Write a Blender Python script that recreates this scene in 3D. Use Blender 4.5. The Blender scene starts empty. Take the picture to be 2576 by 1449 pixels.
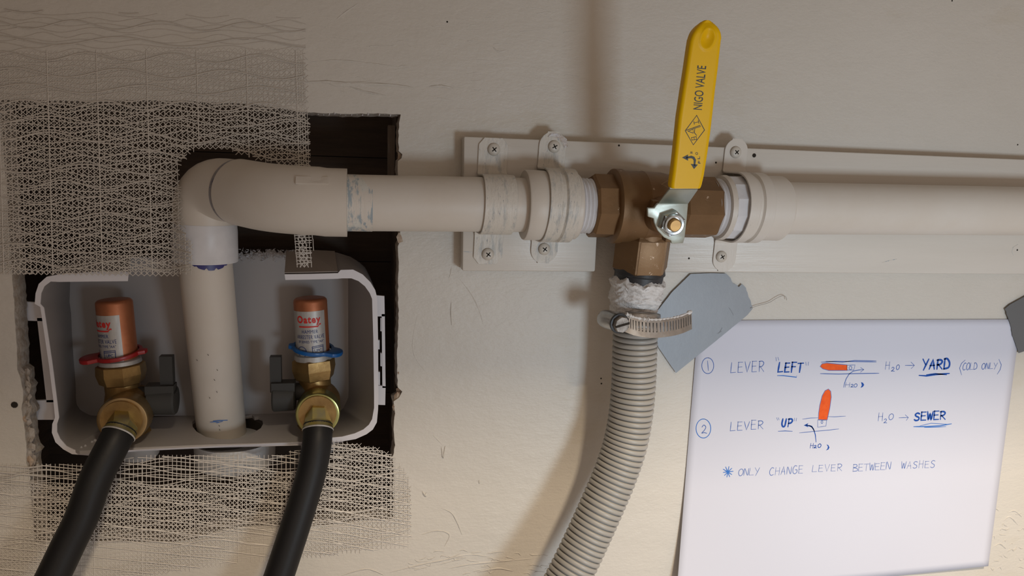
import bpy, bmesh, math, random
import numpy as np
from mathutils import Vector, Matrix

# ------------------------------------------------------------------ camera, world, lights, exposure
SC = bpy.context.scene
FOC, CX, CY, DIST, ZC = 1850.0, 1288.0, 724.5, 0.483, 1.10
_X = np.array([10379 - 1288, 732 - 724.5, FOC]); _X /= np.linalg.norm(_X)
_D = np.array([950 - 1288, 12000 - 724.5, FOC]); _D /= np.linalg.norm(_D)
_D -= (_D @ _X) * _X; _D /= np.linalg.norm(_D)
_N = np.cross(_X, _D)
R3 = np.array([_X, _N, -_D])                       # rows: world x, y, z in camera axes (right, down, forward)
cam_d = bpy.data.cameras.new('camera'); cam = bpy.data.objects.new('camera', cam_d)
SC.collection.objects.link(cam)
cam_d.sensor_width = 36.0; cam_d.lens = 36.0 * FOC / 2576.0; cam_d.clip_start = 0.01; cam_d.clip_end = 50
_m = Matrix.Identity(4)
for i in range(3):
    _m[i][0] = R3[i][0]; _m[i][1] = -R3[i][1]; _m[i][2] = -R3[i][2]
_m[0][3], _m[1][3], _m[2][3] = 0.0, -DIST, ZC
cam.matrix_world = _m
SC.camera = cam

world = bpy.data.worlds.new('room_light'); SC.world = world; world.use_nodes = True
wb = world.node_tree.nodes['Background']
wb.inputs[0].default_value = (0.62, 0.48, 0.385, 1); wb.inputs[1].default_value = 0.66

def area(name, loc, target, size, power, col, size_y=None, spread=180):
    d = bpy.data.lights.new(name, 'AREA'); d.energy = power; d.color = col; d.size = size
    d.spread = math.radians(spread)
    if size_y: d.shape = 'RECTANGLE'; d.size_y = size_y
    o = bpy.data.objects.new(name, d); SC.collection.objects.link(o)
    o.location = loc
    o.rotation_euler = (Vector(target) - Vector(loc)).to_track_quat('-Z', 'Y').to_euler()
    return o
area('key_lamp', (0.39, -0.80, ZC - 0.25), (0.40, 0, ZC - 0.23), 0.15, 0.86, (0.74, 0.88, 1.0), spread=90)
area('ceiling_lamp', (0.42, -1.30, ZC + 1.15), (0.60, 0, ZC - 0.28), 0.14, 5.2, (1.0, 0.82, 0.60), spread=75)
SC.view_settings.view_transform = 'Standard'; SC.view_settings.look = 'None'
SC.view_settings.exposure = 0.0; SC.view_settings.gamma = 1.0; SC.view_settings.use_curve_mapping = False
SC.cycles.use_denoising = True

# ------------------------------------------------------------------ helpers
rnd = random.Random(7)
def P(px, py, y=0.0):
    """point of the world where the sight line of a photo pixel meets the plane y (0 = wall face, minus = out of the wall)"""
    r = np.array([(px - CX) / FOC, (py - CY) / FOC, 1.0])
    w = R3 @ r; t = (DIST + y) / w[1]
    return Vector((w[0] * t, y, ZC + w[2] * t))
def PN(px, py, y):
    px = np.asarray(px, float); py = np.asarray(py, float); y = np.asarray(y, float) + 0 * px
    r = np.stack([(px - CX) / FOC, (py - CY) / FOC, np.ones_like(px)], -1)
    w = r @ R3.T; t = (DIST + y) / w[..., 1]
    return np.stack([w[..., 0] * t, y, ZC + w[..., 2] * t], -1)
def PL(px, py, org, nrm):
    r = Vector(R3 @ np.array([(px - CX) / FOC, (py - CY) / FOC, 1.0]))
    c = Vector((0, -DIST, ZC)); t = (org - c).dot(nrm) / r.dot(nrm)
    return c + r * t

def put(o, label=None, cat=None, group=None, kind=None):
    if label: o['label'] = label
    if cat: o['category'] = cat
    if group: o['group'] = group
    if kind: o['kind'] = kind
    return o
def thing(name, loc, label, cat, group=None):
    o = bpy.data.objects.new(name, None); SC.collection.objects.link(o)
    o.location = loc; o.empty_display_size = 0.01
    o['_loc'] = list(loc)
    return put(o, label, cat, group)
ROOT = {}
def org_of(o):
    while o.parent: o = o.parent
    return Vector(o.location)
def add(name, vf, m, parent=None, smooth=40, label=None, kind=None, bevel=0, mods=None, own=None, cat=None, group=None):
    vs, fs = vf
    if parent is not None: og = org_of(parent)
    elif own == 'zero': og = Vector((0, 0, 0))
    else:
        og = Vector((0, 0, 0))
        for v in vs: og += Vector(v)
        og /= max(1, len(vs))
    me = bpy.data.meshes.new(name)
    me.from_pydata([tuple(Vector(v) - og) for v in vs], [], fs)
    bm = bmesh.new(); bm.from_mesh(me)
    bmesh.ops.recalc_face_normals(bm, faces=bm.faces)
    if bevel:
        es = [e for e in bm.edges if len(e.link_faces) == 2 and e.calc_face_angle(0) > math.radians(30)]
        bmesh.ops.bevel(bm, geom=es, offset=bevel, segments=2, affect='EDGES', profile=0.5, clamp_overlap=True)
    bm.to_mesh(me); bm.free()
    me.validate()
    if smooth:
        for p in me.polygons: p.use_smooth = True
        try: me.set_sharp_from_angle(angle=math.radians(smooth))
        except Exception: pass
    me.materials.append(m)
    o = bpy.data.objects.new(name, me); SC.collection.objects.link(o)
    if parent is not None:
        o.parent = parent
    else: o.location = og
    for md in (mods or []): md(o)
    return put(o, label, cat, group, kind)

def join(*parts):
    V, F = [], []
    for vs, fs in parts:
        n = len(V); V += [tuple(v) for v in vs]; F += [tuple(i + n for i in f) for f in fs]
    return V, F
def frames(path, up=None):
    path = [Vector(p) for p in path]; n = len(path); T = []
    for i in range(n):
        a = path[max(i - 1, 0)]; b = path[min(i + 1, n - 1)]
        d = b - a
        T.append(d.normalized() if d.length > 1e-9 else (T[-1] if T else Vector((0, 0, 1))))
    if up is None: up = Vector((0, 0, 1)) if abs(T[0].z) < 0.8 else Vector((1, 0, 0))
    u = Vector(up); u = (u - T[0] * u.dot(T[0])).normalized(); out = []
    for i in range(n):
        if i > 0:
            q = T[i - 1].rotation_difference(T[i]); u = (q @ u)
            u = (u - T[i] * u.dot(T[i])).normalized()
        out.append((path[i], T[i], u, T[i].cross(u)))
    return out
def sweep(path, radii, seg=32, up=None, caps=True, phase=0.0, sq=1.0):
    fr = frames(path, up); n = len(fr)
    if not hasattr(radii, '__len__'): radii = [radii] * n
    V, F = [], []
    for (p, t, u, w), r in zip(fr, radii):
        for k in range(seg):
            a = 2 * math.pi * k / seg + phase
            V.append(p + u * (r * math.cos(a)) + w * (r * sq * math.sin(a)))
    for i in range(n - 1):
        for k in range(seg):
            k2 = (k + 1) % seg
            F.append((i * seg + k, i * seg + k2, (i + 1) * seg + k2, (i + 1) * seg + k))
    if caps:
        F.append(tuple(range(seg))[::-1]); F.append(tuple((n - 1) * seg + k for k in range(seg)))
    return V, F
def lathe(a, axis, prof, seg=40, up=None, caps=True, phase=0.0):
    """prof: list of (distance along the axis, radius)"""
    a = Vector(a); t = Vector(axis).normalized()
    if up is None: up = Vector((0, 0, 1)) if abs(t.z) < 0.8 else Vector((1, 0, 0))
    u = Vector(up); u = (u - t * u.dot(t)).normalized(); w = t.cross(u)
    V, F = [], []
    for s, r in prof:
        for k in range(seg):
            an = 2 * math.pi * k / seg + phase
            V.append(a + t * s + u * (r * math.cos(an)) + w * (r * math.sin(an)))
    n = len(prof)
    for i in range(n - 1):
        for k in range(seg):
            k2 = (k + 1) % seg
            F.append((i * seg + k, i * seg + k2, (i + 1) * seg + k2, (i + 1) * seg + k))
    if caps:
        F.append(tuple(range(seg))[::-1]); F.append(tuple((n - 1) * seg + k for k in range(seg)))
    return V, F
def catmull(pts, n=8):
    pts = [Vector(p) for p in pts]; out = []
    q = [pts[0] * 2 - pts[1]] + pts + [pts[-1] * 2 - pts[-2]]
    for i in range(1, len(q) - 2):
        for k in range(n):
            t = k / n; a, b, c, d = q[i - 1], q[i], q[i + 1], q[i + 2]
            out.append(0.5 * ((2 * b) + (c - a) * t + (2 * a - 5 * b + 4 * c - d) * t * t + (3 * b - a - 3 * c + d) * t ** 3))
    out.append(pts[-1]); return out
def box(c, sx, sy, sz, ax=None):
    c = Vector(c); ax = ax or (Vector((1, 0, 0)), Vector((0, 1, 0)), Vector((0, 0, 1)))
    V = [c + ax[0] * (sx / 2 * i) + ax[1] * (sy / 2 * j) + ax[2] * (sz / 2 * k) for i in (-1, 1) for j in (-1, 1) for k in (-1, 1)]
    return V, [(0, 1, 3, 2), (4, 6, 7, 5), (0, 4, 5, 1), (2, 3, 7, 6), (0, 2, 6, 4), (1, 5, 7, 3)]
def prism(pts, off):
    """closed outline (list of points) pushed along the vector off"""
    pts = [Vector(p) for p in pts]; n = len(pts); off = Vector(off)
    V = pts + [p + off for p in pts]
    F = [tuple(range(n)), tuple(range(2 * n - 1, n - 1, -1))]
    F += [(i, (i + 1) % n, n + (i + 1) % n, n + i) for i in range(n)]
    return V, F
def pp(px_pts, y, dy):
    return prism([P(a, b, y) for a, b in px_pts], (0, dy, 0))
def ellipse_pts(c, u, v, n=24):
    return [Vector(c) + Vector(u) * math.cos(2 * math.pi * k / n) + Vector(v) * math.sin(2 * math.pi * k / n) for k in range(n)]
def fill(loops, thick):
    """flat face with holes: loops of points; the first is the outline; thick = extrusion vector"""
    bm = bmesh.new(); es = []
    for lp in loops:
        vs = [bm.verts.new(p) for p in lp]
        for i in range(len(vs)): es.append(bm.edges.new((vs[i], vs[(i + 1) % len(vs)])))
    bmesh.ops.triangle_fill(bm, use_beauty=True, use_dissolve=False, edges=es)
    r = bmesh.ops.extrude_face_region(bm, geom=list(bm.faces))
    nv = [g for g in r['geom'] if isinstance(g, bmesh.types.BMVert)]
    bmesh.ops.translate(bm, verts=nv, vec=Vector(thick))
    bm.verts.index_update()
    V = [v.co.copy() for v in bm.verts]; F = [tuple(v.index for v in f.verts) for f in bm.faces]
    bm.free(); return V, F
def ribbon(pts, w, nrm, lift=0.0):
    """flat stroke along points, lying in a plane with normal nrm"""
    pts = [Vector(p) for p in pts]; n = len(pts); V, F = [], []
    if not hasattr(w, '__len__'): w = [w] * n
    for i in range(n):
        d = (pts[min(i + 1, n - 1)] - pts[max(i - 1, 0)])
        if d.length < 1e-9: d = Vector((1, 0, 0))
        s = d.normalized().cross(nrm).normalized() * (w[i] / 2)
        e = d.normalized() * (w[i] * 0.4) * (-1 if i == 0 else 1 if i == n - 1 else 0)
        V += [pts[i] + s * (0.6 if e.length else 1) + e + nrm * lift, pts[i] - s * (0.6 if e.length else 1) + e + nrm * lift]
    for i in range(n - 1): F.append((2 * i, 2 * i + 1, 2 * i + 3, 2 * i + 2))
    return V, F
def text2d(body, size=1.0, bold=0.0, spacing=1.0):
    c = bpy.data.curves.new('t', 'FONT'); c.body = body; c.size = size; c.offset = bold
    c.space_character = spacing; c.resolution_u = 3; c.fill_mode = 'FRONT'
    o = bpy.data.objects.new('t', c); SC.collection.objects.link(o)
    me = o.to_mesh(); V = [v.co.copy() for v in me.vertices]; F = [tuple(p.vertices) for p in me.polygons]
    o.to_mesh_clear(); bpy.data.objects.remove(o); bpy.data.curves.remove(c)
    if V:
        x0 = min(v.x for v in V); x1 = max(v.x for v in V); y0 = min(v.y for v in V); y1 = max(v.y for v in V)
        V = [Vector(((v.x - x0) / (x1 - x0), (v.y - y0) / (y1 - y0), 0)) for v in V]
    return V, F                                    # normalised to the unit box
def noise1(x, seed=0.0):
    return (math.sin(x * 1.7 + seed) + math.sin(x * 3.1 + seed * 2.3 + 1) * 0.6 + math.sin(x * 7.3 + seed * 1.1) * 0.35) / 1.95
def inpoly(px, py, poly):
    px = np.asarray(px); py = np.asarray(py); r = np.zeros(px.shape, bool); n = len(poly); j = n - 1
    for i in range(n):
        xi, yi = poly[i]; xj, yj = poly[j]
        if yi != yj:
            r ^= ((yi > py) != (yj > py)) & (px < (xj - xi) * (py - yi) / (yj - yi) + xi)
        j = i
    return r

# ------------------------------------------------------------------ materials
def mat(name, col, rough=0.5, metal=0.0, col2=None, nscale=40, nlo=0.35, nhi=0.65, bump=0.0, bscale=200,
        stretch=(1, 1, 1), bstretch=None, spec=0.5, layers=None, rough2=None, coat=0.0, sub=0.0, bdist=0.001):
    m = bpy.data.materials.new(name); m.use_nodes = True; nt = m.node_tree; N = nt.nodes; L = nt.links
    b = N['Principled BSDF']
    b.inputs['Roughness'].default_value = rough; b.inputs['Metallic'].default_value = metal
    b.inputs['Specular IOR Level'].default_value = spec
    if coat: b.inputs['Coat Weight'].default_value = coat; b.inputs['Coat Roughness'].default_value = 0.25
    tc = N.new('ShaderNodeTexCoord')
    def nz(scale, st, detail=4, rg=0.6, loc=(0, 0, 0)):
        mp = N.new('ShaderNodeMapping'); mp.inputs['Scale'].default_value = st; mp.inputs['Location'].default_value = loc
        L.new(tc.outputs['Object'], mp.inputs[0])
        n = N.new('ShaderNodeTexNoise'); n.inputs['Scale'].default_value = scale; n.inputs['Detail'].default_value = detail
        n.inputs['Roughness'].default_value = rg; L.new(mp.outputs[0], n.inputs['Vector']); return n
    def ramp(src, lo, hi):
        r = N.new('ShaderNodeMapRange'); r.inputs[1].default_value = lo; r.inputs[2].default_value = hi
        L.new(src, r.inputs[0]); return r.outputs[0]
    cur = None
    def mix(fac, a, c):
        mx = N.new('ShaderNodeMix'); mx.data_type = 'RGBA'
        L.new(fac, mx.inputs[0])
        if isinstance(a, tuple): mx.inputs[6].default_value = (*a, 1)
        else: L.new(a, mx.inputs[6])
        mx.inputs[7].default_value = (*c, 1); return mx.outputs[2]
    cur = col
    if col2: cur = mix(ramp(nz(nscale, stretch).outputs[0], nlo, nhi), cur, col2)
    for k, (c, sc, lo, hi, st) in enumerate(layers or []):
        cur = mix(ramp(nz(sc, st, 6, 0.7, (k * 3.3 + 1, k * 1.7, 5)).outputs[0], lo, hi), cur, c)
    if isinstance(cur, tuple): b.inputs['Base Color'].default_value = (*cur, 1)
    else: L.new(cur, b.inputs['Base Color'])
    if rough2 is not None:
        rr = N.new('ShaderNodeMapRange'); rr.inputs[3].default_value = rough; rr.inputs[4].default_value = rough2
        rr.inputs[1].default_value = 0.35; rr.inputs[2].default_value = 0.65
        L.new(nz(nscale * 1.3, stretch).outputs[0], rr.inputs[0]); L.new(rr.outputs[0], b.inputs['Roughness'])
    if bump:
        bs = bump if hasattr(bump, '__len__') else [(bump, bscale, bstretch or stretch)]
        prev = None
        for k, (s, sc, st) in enumerate(bs):
            bp = N.new('ShaderNodeBump'); bp.inputs['Strength'].default_value = s; bp.inputs['Distance'].default_value = bdist
            L.new(nz(sc, st, 5, 0.6, (k * 2.1, 3, k)).outputs[0], bp.inputs['Height'])
            if prev: L.new(prev, bp.inputs['Normal'])
            prev = bp.outputs[0]
        L.new(prev, b.inputs['Normal'])
    if sub: b.inputs['Subsurface Weight'].default_value = sub; b.inputs['Subsurface Radius'].default_value = (0.004, 0.004, 0.004); b.inputs['Subsurface Scale'].default_value = 0.5
    return m

S1 = (1, 1, 1)
M_wall = mat('wall_paint', (0.60, 0.568, 0.515), 0.42, col2=(0.575, 0.545, 0.49), nscale=9, spec=0.4,
             layers=[((0.54, 0.49, 0.40), 5, 0.56, 0.75, (1, 1, 2)), ((0.45, 0.40, 0.33), 260, 0.74, 0.78, S1)],
             bump=[(0.35, 14, (1, 1, 2.2)), (0.28, 60, (1, 1, 1.6)), (0.16, 300, (1, 1, 2)), (0.05, 900, S1)], bdist=0.0022)
M_gyp = mat('gypsum_core', (0.42, 0.39, 0.36), 0.9, col2=(0.30, 0.25, 0.20), nscale=220, bump=0.8, bscale=500)
M_torn = mat('torn_kraft_paper', (0.34, 0.22, 0.14), 0.9, col2=(0.50, 0.43, 0.35), nscale=120, bump=0.6, bscale=400)
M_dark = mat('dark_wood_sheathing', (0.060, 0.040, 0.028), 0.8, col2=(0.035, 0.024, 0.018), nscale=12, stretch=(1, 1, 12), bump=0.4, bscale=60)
M_stud = mat('stud_wood', (0.13, 0.10, 0.075), 0.8, col2=(0.08, 0.06, 0.045), nscale=30, stretch=(6, 6, 1), bump=0.4, bscale=80)
M_board = mat('board_paint', (0.62, 0.585, 0.53), 0.36, col2=(0.585, 0.55, 0.495), nscale=14, stretch=(0.3, 1, 3),
              layers=[((0.42, 0.38, 0.33), 240, 0.75, 0.80, S1)],
              bump=[(0.16, 50, (0.25, 1, 4)), (0.07, 200, (0.2, 1, 4)), (0.05, 500, S1)], bdist=0.0012)
M_pvc = mat('painted_pvc', (0.61, 0.57, 0.515), 0.46, col2=(0.59, 0.54, 0.475), nscale=25, layers=[((0.40, 0.36, 0.31), 300, 0.76, 0.80, S1)],
            bump=[(0.12, 40, (0.5, 1, 1)), (0.06, 300, S1)], bdist=0.0012)
M_pvcbare = mat('bare_pvc', (0.66, 0.66, 0.68), 0.38, col2=(0.58, 0.58, 0.60), nscale=60, bump=0.05, bscale=200)
M_smear = mat('primer_smeared_pvc', (0.61, 0.57, 0.515), 0.4, layers=[((0.30, 0.36, 0.40), 130, 0.49, 0.56, (2.2, 1, 0.35)), ((0.60, 0.60, 0.56), 60, 0.55, 0.62, (1, 1, 0.6)), ((0.12, 0.17, 0.30), 260, 0.66, 0.70, (2.5, 1, 0.5))],
              bump=0.25, bscale=150, bstretch=(3, 1, 0.5))
M_seam = mat('grey_primer', (0.26, 0.25, 0.26), 0.5, layers=[((0.08, 0.09, 0.16), 90, 0.55, 0.62, S1)], bump=0.2, bscale=300)
M_strap = mat('strap_paint', (0.60, 0.565, 0.505), 0.42, layers=[((0.42, 0.42, 0.40), 110, 0.51, 0.63, (2.4, 1, 0.5)), ((0.24, 0.25, 0.27), 300, 0.62, 0.67, (2.6, 1, 0.6))],
              bump=[(0.4, 160, (2.6, 1, 0.5)), (0.2, 500, S1)], bdist=0.0012)
M_strap2 = mat('strap_paint_clean', (0.61, 0.57, 0.515), 0.38, layers=[((0.46, 0.43, 0.39), 200, 0.66, 0.74, (2, 1, 0.7))], bump=[(0.2, 120, (2, 1, 0.5))], bdist=0.001)
M_glint = mat('bare_zinc_patch', (0.75, 0.80, 0.86), 0.16, 1.0, col2=(0.62, 0.58, 0.52), nscale=500, bump=0.9, bscale=900)
M_screw = mat('painted_screw', (0.58, 0.54, 0.48), 0.4, col2=(0.5, 0.46, 0.40), nscale=200, bump=0.1)
M_hole = mat('dark_recess', (0.02, 0.015, 0.01), 0.9)
M_bronze = mat('cast_bronze', (0.20, 0.112, 0.048), 0.46, 0.40, col2=(0.155, 0.085, 0.035), nscale=35,
               layers=[((0.50, 0.38, 0.27), 190, 0.655, 0.70, S1)], bump=[(0.15, 400, S1), (0.12, 60, S1)], rough2=0.56, bdist=0.0008)
M_bronzeedge = mat('rubbed_bronze', (0.26, 0.155, 0.075), 0.5, 0.4, layers=[((0.60, 0.46, 0.34), 240, 0.60, 0.66, S1)], bump=0.15, bscale=300)
M_zinc = mat('zinc_plate', (0.46, 0.49, 0.44), 0.42, 1.0, col2=(0.40, 0.44, 0.40), nscale=50, bump=0.08, bscale=200, rough2=0.45)
M_zincnut = mat('bright_nut', (0.60, 0.66, 0.70), 0.22, 1.0, bump=0.05, bscale=400)
M_brassnew = mat('bright_brass', (0.50, 0.30, 0.12), 0.5, 0.6, col2=(0.62, 0.38, 0.14), nscale=60, stretch=(1, 1, 6))
M_yellow = mat('yellow_vinyl', (0.83, 0.50, 0.0), 0.38, col2=(0.80, 0.475, 0.0), nscale=20, bump=0.05, bscale=60, spec=0.2)
M_black = mat('black_print', (0.025, 0.028, 0.03), 0.5)
M_hose = mat('grey_corrugated_plastic', (0.36, 0.345, 0.315), 0.42, col2=(0.33, 0.315, 0.29), nscale=30, bump=0.04)
M_clamp = mat('stainless_steel', (0.58, 0.58, 0.57), 0.26, 1.0, col2=(0.42, 0.41, 0.40), nscale=90, bump=0.12, bscale=300, rough2=0.42)
M_scr2 = mat('dull_steel', (0.36, 0.33, 0.30), 0.45, 0.8, col2=(0.2, 0.18, 0.16), nscale=250, bump=0.15, bscale=500)
M_rubber = mat('black_rubber', (0.022, 0.022, 0.024), 0.45, bump=0.1, bscale=300)
M_putty = mat('white_putty', (0.76, 0.745, 0.73), 0.38, col2=(0.66, 0.63, 0.60), nscale=120, layers=[((0.16, 0.16, 0.16), 90, 0.69, 0.72, (1, 1, 2))],
              bump=[(0.7, 160, S1), (0.3, 500, S1)], bdist=0.002)
M_duct = mat('duct_tape', (0.27, 0.29, 0.315), 0.42, 0.1, col2=(0.24, 0.262, 0.29), nscale=18, bump=[(0.25, 22, S1), (0.04, 700, (1, 1, 1))], bdist=0.001)
M_duct2 = mat('duct_tape_darker', (0.13, 0.135, 0.14), 0.5, 0.1, bump=0.2, bscale=90)
M_thread = mat('fibre_thread', (0.40, 0.37, 0.33), 0.6)
M_paper = mat('white_paper', (0.60, 0.61, 0.69), 0.7, spec=0.2, bump=0.06, bscale=60, sub=0.0)
M_ink = mat('blue_ink_thin', (0.09, 0.16, 0.42), 0.6, spec=0.2)
M_inkb = mat('blue_ink_bold', (0.012, 0.075, 0.36), 0.6, spec=0.2)
M_inkl = mat('blue_ink_light', (0.045, 0.17, 0.52), 0.6, spec=0.2)
M_orange = mat('orange_marker', (0.72, 0.085, 0.012), 0.6, col2=(0.80, 0.12, 0.02), nscale=200, spec=0.2)
M_meshu = mat('painted_fibreglass', (0.57, 0.53, 0.475), 0.5, spec=0.4)
M_meshl = mat('bare_fibreglass', (0.60, 0.565, 0.52), 0.45, spec=0.5)
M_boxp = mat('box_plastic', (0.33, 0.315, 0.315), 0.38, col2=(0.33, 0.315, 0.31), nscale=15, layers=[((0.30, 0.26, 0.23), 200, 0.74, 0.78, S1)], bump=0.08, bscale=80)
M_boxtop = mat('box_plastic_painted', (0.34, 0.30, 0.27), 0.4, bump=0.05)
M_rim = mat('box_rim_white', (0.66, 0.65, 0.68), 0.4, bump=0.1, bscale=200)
M_shred = mat('plastic_shreds', (0.42, 0.42, 0.44), 0.6)
M_copper = mat('copper', (0.50, 0.19, 0.09), 0.42, 0.6, col2=(0.40, 0.14, 0.065), nscale=70, rough2=0.5, bump=0.05)
M_foil = mat('foil_label', (0.50, 0.49, 0.47), 0.50, 0.4, col2=(0.40, 0.385, 0.37), nscale=150, stretch=(2, 2, 0.4))
M_redp = mat('red_print', (0.55, 0.02, 0.015), 0.5)
M_navy = mat('navy_print', (0.02, 0.04, 0.16), 0.5)
M_redt = mat('red_plastic', (0.30, 0.012, 0.014), 0.35, bump=0.1)
M_bluet = mat('blue_plastic', (0.006, 0.10, 0.33), 0.35, bump=0.1)
M_brass = mat('aged_brass', (0.36, 0.23, 0.085), 0.34, 0.7, col2=(0.25, 0.15, 0.055), nscale=60, rough2=0.5, bump=0.15, bscale=250)
M_gnut = mat('green_zinc_nut', (0.40, 0.42, 0.17), 0.28, 0.9, col2=(0.32, 0.28, 0.10), nscale=50, bump=0.05)
M_bnut = mat('brass_nut', (0.42, 0.31, 0.17), 0.32, 0.85, col2=(0.34, 0.23, 0.10), nscale=50, bump=0.05)
M_ferr = mat('yellow_zinc_ferrule', (0.50, 0.42, 0.12), 0.3, 0.9, col2=(0.36, 0.33, 0.20), nscale=80)
M_gray = mat('grey_plastic_handle', (0.042, 0.043, 0.042), 0.5, spec=0.3, bump=0.08)
M_bhose = mat('black_rubber_hose', (0.009, 0.009, 0.010), 0.5, spec=0.3, bump=[(0.06, 500, S1)], layers=[((0.2, 0.2, 0.2), 220, 0.77, 0.79, S1)])
M_primer = mat('purple_primer', (0.03, 0.03, 0.16), 0.4)
M_trans = mat('cloudy_white_plastic', (0.56, 0.57, 0.58), 0.35, bump=0.05)

# ------------------------------------------------------------------ setting: wall with its hole, cavity behind
HOLE = [(-70, 250), (60, 252), (200, 254), (290, 256), (310, 251), (460, 254), (620, 262), (700, 272), (772, 282), (800, 284), (880, 287), (950, 285), (1008, 288),
        (1006, 300), (1002, 330), (1003, 380), (1012, 388), (1010, 398), (1001, 405), (1001, 440), (1000, 520), (1006, 580), (1008, 600), (1001, 620), (1003, 680), (1001, 740), (1003, 800), (1000, 860),
        (999, 930), (1001, 975), (1012, 985), (1004, 1000), (990, 1010), (994, 1040), (990, 1080), (994, 1120), (988, 1150), (990, 1180), (989, 1304),
        (900, 1310), (800, 1322), (700, 1325), (640, 1322), (560, 1332), (480, 1358), (430, 1364), (300, 1363), (180, 1360), (88, 1362), (78, 1250), (74, 1185), (66, 1165), (66, 1115),
        (61, 1075), (54, 1030), (58, 990), (51, 950), (43, 930), (41, 860), (36, 780), (30, 690), (24, 600), (14, 450), (4, 300), (-2, 262), (-70, 262)]
HOLE = HOLE[1:-1]; HOLE.insert(0, (2, 252))
hole3 = []
for i in range(len(HOLE)):
    a, b = HOLE[i], HOLE[(i + 1) % len(HOLE)]
    L_ = math.hypot(b[0] - a[0], b[1] - a[1]); n = max(1, int(L_ / 9))
    for k in range(n):
        t = k / n; j = 1.1 if k else 0
        hole3.append(P(a[0] + (b[0] - a[0]) * t + rnd.uniform(-j, j), a[1] + (b[1] - a[1]) * t + rnd.uniform(-j, j), 0))
WX0, WX1, WZ0, WZ1 = -0.95, 1.45, ZC - 0.95, ZC + 0.75
outer = [(WX0, 0, WZ0), (WX1, 0, WZ0), (WX1, 0, WZ1), (WX0, 0, WZ1)]
TH = 0.014
wall = add('wall_back', fill([[Vector(p) for p in outer], hole3], (0, TH, 0)), M_wall, smooth=0, own='zero', kind='structure')
# exposed core along the cut, crumbling and uneven
V, F = [], []
n = len(hole3)
cen = sum(hole3, Vector()) / n
for i, p in enumerate(hole3):
    q = p.copy(); d = (cen - p); d.y = 0; tq = hole3[(i + 2) % n] - hole3[i - 2]; nq = Vector((tq.z, 0, -tq.x)).normalized(); d = nq if nq.dot(d) > 0 else -nq
    e = 0.0008 + 0.0005 * abs(noise1(i * 0.9)) + rnd.uniform(0, 0.0003)
    left = p.x < P(120, 800, 0).x
    if left and p.z < P(60, 930).z: e += rnd.uniform(0, 0.0006) + 0.0035 * max(0, noise1(i * 0.35, 2)) + rnd.uniform(0, 0.001)
    V += [p + Vector((0, 0.0006, 0)), p + d * e * 0.6 + Vector((0, 0.004, 0)), p + d * e + Vector((0, 0.010, 0)), p + d * e * 0.9 + Vector((0, TH + 0.0006, 0))]
for i in range(n):
    j = (i + 1) % n
    for k in range(3): F.append((4 * i + k, 4 * j + k, 4 * j + k + 1, 4 * i + k + 1))
add('cut_edge', (V, F), M_gyp, wall, smooth=0)
# torn paper tatters of the plasterboard on both sides
def tatters(pts, m, name, size, out=0.6):
    V, F = [], []
    for (x, y, s) in pts:
        c = P(x, y, rnd.uniform(-0.0006, 0.004)); k = rnd.randint(5, 8); r0 = len(V)
        V.append(c + Vector((0, -0.0012 * out, 0)))
        a0 = rnd.uniform(0, 6)
        for j in range(k):
            a = a0 + 2 * math.pi * j / k; r = size * s * rnd.uniform(0.5, 1.2)
            V.append(c + Vector((math.cos(a) * r * 0.7, rnd.uniform(-0.0006, 0.0012), math.sin(a) * r * 1.2)))
        for j in range(k): F.append((r0, r0 + 1 + j, r0 + 1 + (j + 1) % k))
    def sol(o):
        md = o.modifiers.new('s', 'SOLIDIFY'); md.thickness = 0.0004
    add(name, (V, F), m, wall, smooth=0, kind='stuff', mods=[sol])
tatters([(1004 + rnd.uniform(-3, 3), y, rnd.uniform(0.5, 1.1)) for y in list(range(600, 1000, 26))], M_torn, 'torn_paper', 0.0016)
tatters([(1000 + rnd.uniform(-2, 14), y, rnd.uniform(0.8, 1.6)) for y in (1030, 1046, 1060, 1072)], M_wall, 'chipped_paint', 0.0026)
tatters([(1006, 985, 2.2), (998, 1000, 2.0), (1008, 392, 2.0), (1005, 596, 1.8), (992, 1022, 1.2)], M_torn, 'torn_paper_flap', 0.0024)
tatters([(70 + rnd.uniform(0, 22) * (y > 1080), y, rnd.uniform(0.8, 1.8)) for y in range(935, 1185, 16)], M_gyp, 'loose_core', 0.0024)
tatters([(62, 1170, 1.5), (75, 1160, 1.3), (60, 1055, 1.0)], M_torn, 'torn_paper_flap', 0.0026)
tatters([(x, 286 + rnd.uniform(-1, 3), rnd.uniform(0.4, 0.9)) for x in range(800, 1000, 14)], M_rim, 'chipped_plaster', 0.0012)
# ridges, cracks and lumps of old paint on the wall face
def ridge(pts, w, h, name='paint_ridge', m=None):
    pth = catmull([P(a, b, 0) for a, b in pts], 5); V, F = [], []
    L_ = len(pth)
    for i, p in enumerate(pth):
        d = (pth[min(i + 1, L_ - 1)] - pth[max(i - 1, 0)]).normalized(); s = d.cross(Vector((0, 1, 0))).normalized()
        f = math.sin(math.pi * (i + 0.3) / L_) ** 0.5; ww = w * f * (0.7 + 0.5 * abs(noise1(i * 1.3, pts[0][0]))); hh = h * f * (0.8 + 0.4 * noise1(i * 0.9, pts[0][1]))
        V += [p + s * ww + Vector((0, 0.0002, 0)), p + s * ww * 0.3 + Vector((0, -hh, 0)), p - s * ww * 0.5 + Vector((0, -hh * 0.7, 0)), p - s * ww + Vector((0, 0.0002, 0))]
    for i in range(L_ - 1):
        for k in range(3): F.append((4 * i + k, 4 * i + k + 1, 4 * i + 5 + k, 4 * i + 4 + k))
    return V, F
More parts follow.
